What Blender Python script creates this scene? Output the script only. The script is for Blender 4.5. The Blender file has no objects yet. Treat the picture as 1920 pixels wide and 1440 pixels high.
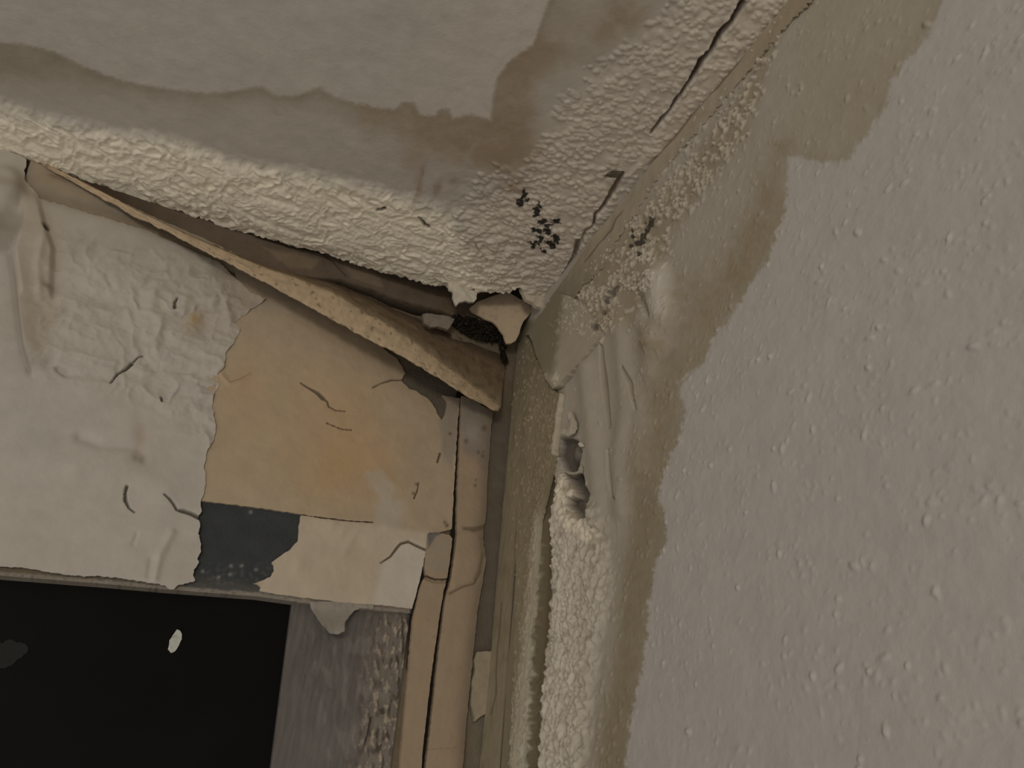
import bpy, math
import numpy as np

# ------------------------------------------------------------------ camera
H0 = 2.5                                    # ceiling height; corner of the room at (0, 0, H0)
F = 1450.0                                  # focal length in pixels of the 1920 x 1440 frame
DIST = 0.9
def solve_camera(C=(975, 608), dL=(-1, -.34), dR=(.635, -.772), dD=(-.088, 1)):
    c = np.array([C[0]-960, -(C[1]-720), -F], float); ch = c/np.linalg.norm(c)
    def tang(d):
        v = np.array([d[0], -d[1], 0.]); v -= ch*(v@ch); return v/np.linalg.norm(v)
    p = {k: tang(d) for k, d in zip('LRD', (dL, dR, dD))}
    LD, LR, RD = -p['L']@p['D'], -p['L']@p['R'], -p['R']@p['D']
    t = {'D': math.sqrt(LD*RD/LR), 'L': math.sqrt(LD*LR/RD), 'R': math.sqrt(RD*LR/LD)}
    ax = {k: (p[k]-t[k]*ch)/math.sqrt(1+t[k]**2) for k in t}
    R = np.array([-ax['L'], -ax['R'], -ax['D']])
    pos = -R@(ch*DIST) + np.array([0, 0, H0])
    return R, pos
RW, CP = solve_camera()
sc = bpy.context.scene
from mathutils import Matrix, Vector
cam_d = bpy.data.cameras.new('camera'); cam = bpy.data.objects.new('camera', cam_d)
sc.collection.objects.link(cam)
m = Matrix([[*RW[i], CP[i]] for i in range(3)] + [[0, 0, 0, 1]])
cam.matrix_world = m
cam_d.sensor_fit = 'HORIZONTAL'; cam_d.sensor_width = 36; cam_d.lens = 36*F/1920
cam_d.clip_start = 0.01
sc.camera = cam

# ------------------------------------------------------------------ light
w = bpy.data.worlds.new('world'); sc.world = w; w.use_nodes = True
bg = w.node_tree.nodes['Background']; bg.inputs[0].default_value = (1.0, .93, .84, 1); bg.inputs[1].default_value = .475
def area(name, loc, target, size, watts, col):
    d = bpy.data.lights.new(name, 'AREA'); d.shape = 'DISK'; d.size = size; d.energy = watts; d.color = col
    o = bpy.data.objects.new(name, d); sc.collection.objects.link(o); o.location = loc
    o.rotation_euler = (Vector(target)-Vector(loc)).to_track_quat('-Z', 'Y').to_euler()
    return o
area('room_lamp', (-1.4, -2.8, H0-.62), (-.1, 0, H0-.3), .5, 13, (1.0, .92, .80))
sc.view_settings.view_transform = 'Standard'; sc.view_settings.look = 'None'
sc.view_settings.gamma = 1; sc.view_settings.exposure = .07; sc.view_settings.use_curve_mapping = False

# ------------------------------------------------------------------ planes of the room
PL = {
 'y': (np.array([0, 0, H0]), np.array([1., 0, 0]), np.array([0, 0, 1.]), np.array([0, -1., 0])),
 'z': (np.array([0, 0, H0]), np.array([1., 0, 0]), np.array([0, -1., 0]), np.array([0, 0, -1.])),
 'x': (np.array([0, 0, H0]), np.array([0, -1., 0]), np.array([0, 0, 1.]), np.array([-1., 0, 0])),
}
def hit(pl, x, y, off=0.):
    """point where the sight line of the traced outline meets the plane -> plane coords (u, v)"""
    o, u, v, n = PL[pl]
    x = np.asarray(x, float); y = np.asarray(y, float)
    d = np.stack([x-960, 720-y, np.full_like(x, -F)], -1)@RW.T
    t = (off-(CP-o)@n)/(d@n)
    q = CP+d*t[..., None]-o
    return q@u, q@v
def pt(pl, x, y, off=0.):
    o, u, v, n = PL[pl]; a, b = hit(pl, x, y, off)
    return o+a*u+b*v+off*n
def proj(P):
    q = (P-CP)@RW
    return 960-q[..., 0]/q[..., 2]*F, 720+q[..., 1]/q[..., 2]*F

# ------------------------------------------------------------------ numeric helpers
def _hash(i, j, s):
    n = (i*374761393+j*668265263+s*1442695041) & 0x7fffffff
    n = ((n ^ (n >> 13))*1274126177) & 0x7fffffff
    return ((n ^ (n >> 16)) & 0xffff)/65535.
def perlin(x, y, s=0):
    xi = np.floor(x).astype(np.int64); yi = np.floor(y).astype(np.int64); fx = x-xi; fy = y-yi
    def g(a, b, dx, dy):
        t = _hash(a, b, s)*2*math.pi; return np.cos(t)*dx+np.sin(t)*dy
    sx = fx*fx*fx*(fx*(fx*6-15)+10); sy = fy*fy*fy*(fy*(fy*6-15)+10)
    a = g(xi, yi, fx, fy); b = g(xi+1, yi, fx-1, fy); c = g(xi, yi+1, fx, fy-1); d = g(xi+1, yi+1, fx-1, fy-1)
    return ((a+(b-a)*sx)*(1-sy)+(c+(d-c)*sx)*sy)*1.5
def fbm(x, y, s=0, o=3):
    r = 0; a = 1.; t = 0
    for k in range(o):
        r = r+a*perlin(x*2**k+k*7.3, y*2**k-k*3.1, s+k); t += a; a *= .5
    return r/t
def ss(a, b, x):
    t = np.clip((x-a)/(b-a), 0, 1); return t*t*(3-2*t)
def pdist(px, py, line, width=None):
    """distance to a polyline; with widths per point returns distance divided by local half width"""
    best = np.full(px.shape, 1e9)
    L = np.array(line, float)
    W = None if width is None else np.interp(np.arange(len(L)), np.linspace(0, len(L)-1, len(width)), width)
    lo = L.min(0)-60; hi = L.max(0)+60
    sel = (px > lo[0]) & (px < hi[0]) & (py > lo[1]) & (py < hi[1])
    X = px[sel]; Y = py[sel]; b = np.full(X.shape, 1e9)
    for i in range(len(L)-1):
        a = L[i]; d = L[i+1]-a; q = d@d+1e-9
        t = np.clip(((X-a[0])*d[0]+(Y-a[1])*d[1])/q, 0, 1)
        r = np.hypot(X-a[0]-t*d[0], Y-a[1]-t*d[1])
        if W is not None: r = r/(W[i]+t*(W[i+1]-W[i]))
        b = np.minimum(b, r)
    best[sel] = b
    return best
def pdist_all(px, py, line):
    L = np.array(line, float); b = np.full(px.shape, 1e9)
    for i in range(len(L)-1):
        a = L[i]; d = L[i+1]-a; q = d@d+1e-9
        t = np.clip(((px-a[0])*d[0]+(py-a[1])*d[1])/q, 0, 1)
        b = np.minimum(b, np.hypot(px-a[0]-t*d[0], py-a[1]-t*d[1]))
    return b
def inside(px, py, poly):
    r = np.zeros(px.shape, bool); n = len(poly)
    for i in range(n):
        x0, y0 = poly[i]; x1, y1 = poly[(i+1) % n]
        if y0 == y1: continue
        c = ((y0 > py) != (y1 > py)); r ^= c & (px < (x1-x0)*(py-y0)/(y1-y0)+x0)
    return r
def soft(px, py, poly, feather=10, wob=0, s=5, sc_=30.):
    """soft polygon mask 0..1"""
    if wob:
        px, py = px+wob*fbm(px/sc_, py/sc_, s), py+wob*fbm(px/sc_+9, py/sc_, s+3)
    P = list(poly); d = pdist_all(px, py, P+[P[0]]); d = np.where(inside(px, py, P), d, -d)
    return ss(-feather, feather, d)
def blob(px, py, x, y, rx, ry, rot=0, p=2):
    c, s = math.cos(rot), math.sin(rot); dx = px-x; dy = py-y
    return np.exp(-((((dx*c+dy*s)/rx)**2+((-dx*s+dy*c)/ry)**2)**(p/2)))
def side(px, py, line):
    """signed distance from a long polyline, positive on the left of its direction"""
    L = np.array(line, float); b = np.full(px.shape, 1e18); sg = np.ones(px.shape)
    for i in range(len(L)-1):
        a = L[i]; d = L[i+1]-a; q = d@d
        t = np.clip(((px-a[0])*d[0]+(py-a[1])*d[1])/q, 0, 1)
        ex = px-a[0]-t*d[0]; ey = py-a[1]-t*d[1]; r = ex*ex+ey*ey
        m_ = r < b-1e-9; b = np.where(m_, r, b)
        sg = np.where(m_, np.sign(d[0]*(py-a[1])-d[1]*(px-a[0])), sg)
    return np.sqrt(b)*sg
def tide(px, py, line, close):
    d = pdist_all(px, py, line); return np.where(inside(px, py, list(line)+close), d, -d)
def rgb(c, E):
    c = np.array(c, float)/255; l = np.where(c < .04045, c/12.92, ((c+.055)/1.055)**2.4)
    return np.clip(l/np.array(E), .002, .9)
def mixc(col, m_, c):
    return col+(c-col)*np.clip(m_, 0, 1)[..., None]
# light level that each face of the corner receives (fixed numbers: colour = photographed tone / level)
E_C = (.336, .311, .268); E_L = (.515, .480, .418); E_R = (.378, .352, .318)

# ------------------------------------------------------------------ materials
def mat(name, attr=True, color=(.5, .5, .5), rough=.85, bumps=((900, .25, .0006),), spec=.25, vary=.06, vscale=60):
    M = bpy.data.materials.new(name); M.use_nodes = True; nt = M.node_tree; N = nt.nodes; K = nt.links
    b = N['Principled BSDF']; b.inputs['Roughness'].default_value = rough
    b.inputs['Specular IOR Level'].default_value = spec
    tc = N.new('ShaderNodeTexCoord')
    if attr:
        a = N.new('ShaderNodeAttribute'); a.attribute_name = 'pigment'; src = a.outputs['Color']
    else:
        a = N.new('ShaderNodeRGB'); a.outputs[0].default_value = (*color, 1); src = a.outputs[0]
    nz = N.new('ShaderNodeTexNoise'); nz.inputs['Scale'].default_value = vscale; nz.inputs['Detail'].default_value = 6
    K.new(tc.outputs['Object'], nz.inputs['Vector'])
    mr = N.new('ShaderNodeMapRange'); mr.inputs['From Min'].default_value = .3; mr.inputs['From Max'].default_value = .7
    mr.inputs['To Min'].default_value = 1-vary; mr.inputs['To Max'].default_value = 1+vary
    K.new(nz.outputs[0], mr.inputs['Value'])
    vm = N.new('ShaderNodeVectorMath'); vm.operation = 'SCALE'
    K.new(src, vm.inputs[0]); K.new(mr.outputs[0], vm.inputs['Scale']); K.new(vm.outputs[0], b.inputs['Base Color'])
    prev = None
    for s, st, dist in bumps:
        n2 = N.new('ShaderNodeTexNoise'); n2.inputs['Scale'].default_value = s; n2.inputs['Detail'].default_value = 4
        K.new(tc.outputs['Object'], n2.inputs['Vector'])
        bp = N.new('ShaderNodeBump'); bp.inputs['Strength'].default_value = st; bp.inputs['Distance'].default_value = dist
        K.new(n2.outputs[0], bp.inputs['Height'])
        if prev: K.new(prev.outputs[0], bp.inputs['Normal'])
        prev = bp
    if prev: K.new(prev.outputs[0], b.inputs['Normal'])
    return M
M_CEIL = mat('ceiling_plaster', bumps=((420, .3, .0006), (1500, .25, .0003)), vary=.05)
M_WALL = mat('woodchip_paper', bumps=((330, .3, .0005), (1200, .25, .0003)), vary=.04)
M_PAPER = mat('old_paper', bumps=((260, .3, .0006), (1400, .35, .0003)), vary=.05)
M_BASE = mat('bare_wall', bumps=((300, .7, .0012), (1200, .5, .0005)), vary=.12)
M_BOARD = mat('cream_board', bumps=((200, .3, .0006), (1200, .3, .0003)), vary=.05)
M_FRAME = mat('grey_frame_paint', rough=.6, bumps=((140, .3, .0008), (900, .3, .0004)), vary=.1, vscale=40, spec=.35)
M_GLASS = mat('dark_pane', attr=False, color=(.006, .006, .0055), rough=.5, bumps=(), spec=.06, vary=.3, vscale=9)
M_MOULD = mat('black_mould', attr=False, color=(.022, .018, .013), rough=.95, bumps=((700, .8, .001),), spec=.1, vary=.5, vscale=300)

# ------------------------------------------------------------------ objects
def finish(o, label=None, cat=None, group=None, kind=None, parent=None):
    sc.collection.objects.link(o)
    if parent is not None: o.parent = parent
    if label: o['label'] = label
    if cat: o['category'] = cat
    if group: o['group'] = group
    if kind: o['kind'] = kind
    return o
def empty(name, loc, label, cat, group=None):
    o = bpy.data.objects.new(name, None); o.location = loc; o.empty_display_size = .01
    return finish(o, label, cat, group)
def mesh_obj(name, V, Q, col, M, T=None, **kw):
    par = kw.get('parent')
    V = np.asarray(V, float)
    if par is not None: V = V-np.array(par.location)
    me = bpy.data.meshes.new(name)
    Q = np.asarray(Q, np.int32).reshape(-1, 4)
    nt_ = 0 if T is None else len(T)
    me.vertices.add(len(V)); me.vertices.foreach_set('co', V.astype(np.float32).ravel())
    loops = Q.ravel() if not nt_ else np.concatenate([Q.ravel(), np.asarray(T, np.int32).ravel()])
    me.loops.add(len(loops)); me.loops.foreach_set('vertex_index', loops.astype(np.int32))
    me.polygons.add(len(Q)+nt_)
    st = np.arange(len(Q))*4
    if nt_: st = np.concatenate([st, len(Q)*4+np.arange(nt_)*3])
    me.polygons.foreach_set('loop_start', st.astype(np.int32))
    me.polygons.foreach_set('use_smooth', np.ones(len(Q)+nt_, bool))
    me.update(calc_edges=True); me.validate()
    if col is not None:
        a = me.color_attributes.new('pigment', 'FLOAT_COLOR', 'POINT')
        c = np.ones((len(V), 4), np.float32); c[:, :3] = col; a.data.foreach_set('color', c.ravel())
    me.materials.append(M)
    o = bpy.data.objects.new(name, me)
    return finish(o, **kw)
def rough_loop(loop, amp, seg, s, skip=None):
    """subdivide an outline and give it a torn edge (px)"""
    out = []
    n = len(loop)
    for i in range(n):
        a = np.array(loop[i], float); b = np.array(loop[(i+1) % n], float); L = np.hypot(*(b-a)); k = max(1, int(L/seg))
        nn = np.array([-(b-a)[1], (b-a)[0]])/(L+1e-9)
        for j in range(k):
            p = a+(b-a)*j/k
            f = amp if not (skip and i in skip) else 0
            d = f*(float(perlin(np.array(p[0]/9.+s), np.array(p[1]/9.), s))*1.4+float(perlin(np.array(p[0]/3.+s), np.array(p[1]/3.), s+1))*.7)
            out.append(tuple(p+nn*d))
    return out
def sheet(name, pl, loops, step, off, hfun, cfun, M, skirt=.002, amp=0, seg=4, seed=1, skip=None,
          lines=None, uvloops=None, smooth_skirt=False, bend=None, **kw):
    o, uu, vv, nn = PL[pl]
    UL = []
    for l in loops:
        if amp: l = rough_loop(l, amp, seg, seed, skip)
        a = np.array(l, float); u, v = hit(pl, a[:, 0], a[:, 1], off); UL.append(np.stack([u, v], 1))
    for l in (uvloops or []): UL.append(np.array(l, float))
    A = np.concatenate(UL)
    if lines is None:
        us = np.arange(A[:, 0].min()-step, A[:, 0].max()+2*step, step); vs = np.arange(A[:, 1].min()-step, A[:, 1].max()+2*step, step)
    else: us, vs = lines
    U, V = np.meshgrid(us, vs)
    uc = (us[1:]+us[:-1])/2; vc = (vs[1:]+vs[:-1])/2
    keep = np.zeros((len(vc), len(uc)), bool)
    for L in UL:
        for i in range(len(L)):
            x0, y0 = L[i]; x1, y1 = L[(i+1) % len(L)]
            if y0 == y1: continue
            a, b = sorted((y0, y1)); r0, r1 = np.searchsorted(vc, a, 'left'), np.searchsorted(vc, b, 'left')
            if r1 <= r0: continue
            xs = (x1-x0)*(vc[r0:r1]-y0)/(y1-y0)+x0
            keep[r0:r1] ^= uc[None, :] < xs[:, None]
    pad = np.zeros((len(vs)+1, len(us)+1), bool); pad[1:-1, 1:-1] = keep
    cnt = pad[:-1, :-1].astype(int)+pad[1:, :-1]+pad[:-1, 1:]+pad[1:, 1:]
    used = cnt > 0; bnd = used & (cnt < 4)
    bi = np.argwhere(bnd)
    S0 = np.concatenate(UL); S1 = np.concatenate([np.roll(l, -1, 0) for l in UL])
    P = np.stack([U[bnd], V[bnd]], 1)
    for c in range(0, len(P), 2000):
        p = P[c:c+2000]; d = S1-S0; q = (d**2).sum(1)+1e-15
        t = np.clip(((p[:, None]-S0[None])*d[None]).sum(2)/q[None], 0, 1)
        cl = S0[None]+t[..., None]*d[None]; r = ((cl-p[:, None])**2).sum(2); k = r.argmin(1)
        P[c:c+2000] = cl[np.arange(len(p)), k]
    U2 = U.copy(); V2 = V.copy(); U2[bnd] = P[:, 0]; V2[bnd] = P[:, 1]
    X = o+U2[..., None]*uu+V2[..., None]*vv+off*nn
    PX, PY = proj(X)
    h = hfun(PX, PY, us, vs) if hfun else np.zeros(U.shape)
    col = cfun(PX, PY, h, U2, V2)
    X = X+h[..., None]*nn
    if bend: X = bend(X, PX, PY)
    idx = -np.ones(U.shape, np.int64); idx[used] = np.arange(used.sum())
    Vt = X[used]; Ct = col[used]
    r, c = np.nonzero(keep)
    Q = np.stack([idx[r, c], idx[r, c+1], idx[r+1, c+1], idx[r+1, c]], 1)
    # skirt along the open edges
    up = ~pad[:-2, 1:-1]; dn = ~pad[2:, 1:-1]; lf = ~pad[1:-1, :-2]; rt = ~pad[1:-1, 2:]
    E = []
    for m_, a, b in ((keep & up, (0, 0), (0, 1)), (keep & dn, (1, 1), (1, 0)), (keep & lf, (1, 0), (0, 0)), (keep & rt, (0, 1), (1, 1))):
        rr, cc = np.nonzero(m_); E.append(np.stack([idx[rr+a[0], cc+a[1]], idx[rr+b[0], cc+b[1]]], 1))
    E = np.concatenate(E)
    if skirt:
        n0 = len(Vt); be = np.unique(E); mp = -np.ones(n0, np.int64); mp[be] = n0+np.arange(len(be))
        lowX = X-(h[..., None]+skirt)*nn if not bend else X-skirt*nn
        Vt = np.concatenate([Vt, Vt[be], lowX[used][be]]); Ct = np.concatenate([Ct, Ct[be], Ct[be]*.8])
        mp2 = mp+len(be)
        Q = np.concatenate([Q, np.stack([mp[E[:, 1]], mp[E[:, 0]], mp2[E[:, 0]], mp2[E[:, 1]]], 1)])
        if kw.pop('backed', False):       # close the back too
            g = np.zeros(1)
    kw.pop('backed', None)
    return mesh_obj(name, Vt, Q, Ct, M, **kw)
def splat(H, us, vs, cu, cv, rad, hgt, asp=None, rot=None, power=2.2):
    """raise rounded lumps in a height grid (maximum blend)"""
    n = len(cu); asp = np.ones(n) if asp is None else asp; rot = np.zeros(n) if rot is None else rot
    for k in range(n):
        R = rad[k]*asp[k]*1.05
        a0, a1 = np.searchsorted(us, (cu[k]-R, cu[k]+R)); b0, b1 = np.searchsorted(vs, (cv[k]-R, cv[k]+R))
        if a1 <= a0 or b1 <= b0: continue
        du = us[a0:a1][None]-cu[k]; dv = vs[b0:b1][:, None]-cv[k]; c, s = math.cos(rot[k]), math.sin(rot[k])
        q = np.hypot((du*c+dv*s)/(rad[k]*asp[k]), (-du*s+dv*c)/rad[k])
        z = hgt[k]*np.clip(1-q**power, 0, 1)
        w_ = H[b0:b1, a0:a1]; np.maximum(w_, z, out=w_)
def scatter(rng, pl, us, vs, rect, n, dens):
    cu = rng.uniform(rect[0], rect[1], n); cv = rng.uniform(rect[2], rect[3], n)
    o, u, v, nn = PL[pl]
    px, py = proj(o+cu[:, None]*u+cv[:, None]*v)
    k = rng.random(n) < dens(px, py)
    return cu[k], cv[k], px[k], py[k]
def groove(h, px, py, line, width, depth):
    d = pdist(px, py, line, width); m_ = 1-ss(.6, 1.4, d)
    return h-depth*m_, m_
def graded(lo, hi, f0, f1, step, g=1.35):
    """coordinates with a fine middle [f0, f1] and coarse ends"""
    mid = list(np.arange(f0, f1, step)); s = step; a = mid[0]; L = []
    while a > lo: s *= g; a -= s; L.append(max(a, lo))
    s = step; b = mid[-1]; Rr = []
    while b < hi: s *= g; b += s; Rr.append(min(b, hi))
    return np.array(L[::-1]+mid+Rr)


rng = np.random.default_rng(11)
STEP = .0009
def lerp_line(L, t):
    L = np.array(L, float); s = np.r_[0, np.cumsum(np.hypot(*np.diff(L, axis=0).T))]; s /= s[-1]
    return np.stack([np.interp(t, s, L[:, 0]), np.interp(t, s, L[:, 1])], -1)

# ================================================================== CEILING
CE_EDGE = [(-300, 130), (-60, 244), (0, 270), (30, 284), (60, 296), (100, 310), (130, 322), (165, 336), (200, 350), (245, 368), (290, 381), (340, 392), (390, 409),
           (440, 425), (480, 434), (520, 446), (560, 457), (600, 469), (650, 484), (690, 497), (730, 508), (760, 515), (800, 527), (835, 533), (862, 540), (888, 536),
           (896, 545), (940, 543), (958, 542), (968, 536), (974, 534), (986, 556), (1004, 572), (1018, 580)]
ST1 = [(-300, 40), (-60, 74), (0, 78), (60, 85), (100, 97), (160, 127), (230, 152), (300, 164), (380, 175), (430, 173), (490, 162), (520, 181), (560, 178), (600, 163), (620, 178), (640, 186),
       (700, 201), (740, 206), (752, 194), (776, 192), (786, 216), (815, 218), (828, 203), (842, 205), (850, 223), (880, 214), (905, 220), (921, 226), (924, 185), (932, 148), (960, 112),
       (1000, 85), (1013, 45), (1030, 0), (1060, -120)]
CK_C1 = [(1392, 2), (1372, 38), (1350, 62), (1332, 95), (1315, 112), (1300, 140), (1288, 158), (1268, 186), (1256, 205), (1240, 224), (1220, 250)]
CK_C2 = [(1166, 326), (1152, 352), (1138, 375), (1128, 390), (1116, 402), (1113, 422)]
def ceil_h(px, py, us, vs):
    U, V = np.meshgrid(us, vs)
    h = .0016*fbm(U*9, V*9, 3)+.0004*fbm(U*60, V*60, 7)
    band = soft(px, py, [(-200, 190), (0, 190), (100, 222), (230, 248), (330, 262), (430, 305), (560, 322), (660, 342), (780, 372), (860, 400), (930, 440), (1000, 520), (1040, 620), (700, 560), (300, 420), (0, 310), (-200, 260)], 14, 10, 4, 25)
    big = np.abs(perlin(U*62+2*fbm(U*40, V*40, 5), V*52, 21)); sm = np.abs(perlin(U*150, V*130, 22))
    tiny = fbm(U*420, V*420, 25)
    h += band*(.0028+.0030*(.55-big)+.0007*(.5-sm)+.0003*tiny)
    br = soft(px, py, [(860, 330), (1000, 330), (1060, 200), (1130, 130), (1210, 60), (1290, -20), (1420, -60), (1500, -20), (1225, 290), (1110, 450), (1010, 600), (900, 560), (820, 420)], 22, 16, 9, 40)
    rng = np.random.default_rng(5)
    L = np.zeros(U.shape)
    def dens(x, y): return soft(x, y, [(850, 350), (960, 318), (1010, 300), (1060, 180), (1130, 110), (1210, 60), (1290, -20), (1500, -20), (1225, 285), (1110, 450), (1010, 600), (900, 560), (820, 420)], 22)*(.35+.65*(perlin(x/45., y/45., 3) > -.1))
    cu, cv, qx, qy = scatter(rng, 'z', us, vs, (-.13, .01, 0, .46), 4000, dens)
    near = np.clip(1-np.hypot(qx-1010, qy-430)/260, 0, 1)
    splat(L, us, vs, cu, cv, rng.uniform(.0014, .0031, len(cu))*(1+.5*near), rng.uniform(.0005, .0015, len(cu))*(1+.7*near), rng.uniform(1, 2.0, len(cu)), rng.uniform(-.6, .6, len(cu)))
    cu, cv, qx, qy = scatter(rng, 'z', us, vs, (-.6, .01, 0, .2), 700, lambda x, y: soft(x, y, [(0, 200), (330, 262), (560, 322), (780, 372), (860, 400), (900, 560), (700, 500), (300, 390), (0, 290)], 12))
    splat(L, us, vs, cu, cv, rng.uniform(.002, .005, len(cu)), rng.uniform(.0003, .0010, len(cu)), rng.uniform(1, 2.2, len(cu)), rng.uniform(0, 3.1, len(cu)))
    h += L+br*.0008*fbm(U*110, V*110, 31)
    # strip of paper along the joint, lifted beside its crack
    h += .0016*(soft(px, py, [(1392, -10), (1225, 262), (1180, 330), (1290, 250), (1480, 0)], 6))
    for l, w_, d_ in ((CK_C1, [5, 4, 5, 3.4, 5, 4, 2.4, 3, 1.6, 3, 1.6], .007), (CK_C2, [4, 4.5, 3.5, 3, 2.5, 2], .004),
                      ([(1166, 326), (1150, 329), (1137, 331)], [3, 5, 3.5], .003), ([(1113, 422), (1098, 432), (1090, 455), (1076, 478)], [2, 3, 4, 3], .003),
                      ([(1084, 452), (1078, 478), (1066, 500), (1052, 520)], [5, 4, 3, 2], .004),
                      ([(709, 390), (722, 386)], [2.4, 3.2], .004), ([(786, 402), (798, 418), (804, 420)], [1.6, 2.6, 3.4], .004), ([(880, 448), (892, 452), (902, 468)], [2.4, 1.6, 1.5], .003)):
        h, _ = groove(h, px, py, l, w_, d_)
    return h
MOULD_C = [(978, 372, 8, 4, 1.0), (984, 362, 4, 8, .3), (976, 382, 6, 7, 0), (989, 376, 6, 4, .5), (1006, 395, 6, 12, 0), (1012, 382, 3, 8, .4), (1018, 414, 10, 4, .3), (1042, 414, 12, 4, -.4), (1030, 420, 10, 3, .1), (1006, 430, 12, 4, -.3),
           (1014, 446, 6, 8, .6), (1002, 454, 10, 4, 0), (1026, 432, 7, 9, .2), (1042, 447, 6, 11, .5), (1036, 460, 6, 6, 0), (1018, 468, 9, 3, -.5), (1000, 462, 5, 4, 0), (1028, 452, 6, 5, .5)]
def ceil_c(px, py, h, U, V):
    E = E_C; shp = px.shape
    qx = px+7*fbm(px/22, py/22, 41); qy = py+7*fbm(px/22+5, py/22, 43)
    col = np.broadcast_to(rgb((121, 113, 101), E), shp+(3,)).copy()
    col = mixc(col, ss(700, 1100, px), rgb((126, 118, 104), E))
    t = tide(px+3*fbm(px/9, py/9, 51), py+5*fbm(px/12, py/9, 52), ST1, [(2400, -120), (2400, 2400), (-3000, 2400), (-3000, 40)])          # positive: stained side
    st = ss(-5, 5, t)
    col = mixc(col, st*.75, rgb((113, 106, 93), E))
    edge = st*np.exp(-np.clip(t-8, 0, None)/16)
    col = mixc(col, edge*(.60+.25*fbm(px/60, py/60, 55)), rgb((92, 82, 65), E))
    lf = blob(px, py, 0, 115, 240, 42, .12)*st; col = mixc(col, lf*.75, rgb((92, 83, 67), E))
    for x, y, rx, ry, r, a in ((885, 262, 120, 48, .1, .85), (965, 230, 40, 95, .05, .8), (965, 130, 42, 60, .3, .5), (1010, 110, 60, 40, -.3, .75), (780, 230, 60, 40, .1, .5), (700, 215, 34, 34, 0, .55),
                               (1170, 30, 50, 38, -.3, .8), (1135, 70, 26, 26, 0, .45), (1080, 60, 60, 70, -.4, .35), (940, 290, 60, 36, 0, .6), (775, 295, 24, 34, .1, .4)):
        m_ = blob(qx, qy, x, y, rx, ry, r, 3)*st*a*(1-.35*np.clip(fbm(px/28, py/28, 61)*2, 0, 1)); col = mixc(col, m_, rgb((98, 83, 64), E))
    band = soft(px, py, [(-200, 200), (0, 200), (100, 232), (230, 252), (330, 266), (430, 305), (560, 325), (660, 345), (760, 375), (840, 400), (880, 460), (960, 500), (1020, 600), (700, 560), (300, 420), (0, 310), (-200, 260)], 16, 16, 14, 25)
    col = mixc(col, band*.95, rgb((151, 140, 120), E))
    br = soft(px, py, [(1000, 330), (1040, 220), (1130, 130), (1210, 70), (1290, -20), (1500, -20), (1225, 290), (1110, 450), (1010, 600), (900, 540), (870, 400)], 26, 16, 9, 40)
    col = mixc(col, br*.7, rgb((131, 120, 104), E))
    for x, y, rx, ry, r in ((792, 322, 5, 12, .2), (820, 352, 7, 18, .4), (850, 340, 9, 8, 0), (965, 352, 20, 12, 0), (785, 350, 8, 20, 0)):
        col = mixc(col, blob(qx, qy, x, y, rx, ry, r)*.6, rgb((88, 70, 50), E))
    col = mixc(col, soft(px, py, [(1400, 10), (1300, 160), (1225, 270), (1200, 320), (1290, 235), (1480, 0)], 8)*.5, rgb((139, 126, 108), E))
    dk = np.zeros(shp)
    for l, w_ in ((CK_C1, [5, 4, 5, 3.4, 5, 4, 2.4, 3, 1.6, 3, 1.6]), ([(709, 390), (722, 386)], [2.4, 3.2]), ([(786, 402), (798, 418), (804, 420)], [1.6, 2.6, 3.4])):
        dk = np.maximum(dk, 1-ss(.6, 1.3, pdist(px, py, l, w_)))
    col = mixc(col, dk*.95, rgb((42, 33, 24), E))
    dk = 1-ss(.6, 1.3, pdist(px, py, CK_C2, [4, 4.5, 3.5, 3, 2.5, 2])); dk = np.maximum(dk, 1-ss(.6, 1.3, pdist(px, py, [(1166, 326), (1150, 329), (1137, 331)], [3, 5, 3.5])))
    dk = np.maximum(dk, (1-ss(.6, 1.3, pdist(px, py, [(1084, 452), (1078, 478), (1062, 510), (1044, 540)], [5, 4, 3, 3])))*.8)
    dk = np.maximum(dk, (1-ss(.6, 1.3, pdist(px, py, [(1113, 422), (1098, 432), (1092, 448)], [2, 3, 2])))*.7)
    col = mixc(col, dk*.9, rgb((62, 50, 37), E))
    mm = np.zeros(shp); wx = px+5*perlin(px/6, py/6, 71); wy = py+5*perlin(px/6+3, py/6, 72)
    for x, y, rx, ry, r in MOULD_C: mm = np.maximum(mm, blob(wx, wy, x, y, rx*1.1, ry*1.1, -r, 5))
    col = mixc(col, ss(.35, .75, mm)*.97, rgb((20, 17, 14), E))
    return col
us = graded(-1.7, .02, -.60, .012, STEP); vs = graded(-.02, 1.9, -.012, .50, STEP)
e = rough_loop(CE_EDGE, 3.0, 4, 3, skip={0, len(CE_EDGE)-1})
e = [p for p in e if p[0] < 1020 and p[0] > -290]
k = max(i for i, p in enumerate(e) if p[0] > 1010)
e = e[:k+1]
a = np.array(e); eu, ev = hit('z', a[:, 0], a[:, 1])
loop = [(-1.7, .02)]+[(x, y) for x, y in zip(eu, ev)]+[(.012, ev[-1]), (.012, 1.9), (-1.7, 1.9)]
ceiling = sheet('ceiling', 'z', [], STEP, 0, ceil_h, ceil_c, M_CEIL, skirt=.014, uvloops=[loop], lines=(us, vs), kind='structure', label='stained and blistered plaster ceiling')

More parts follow.
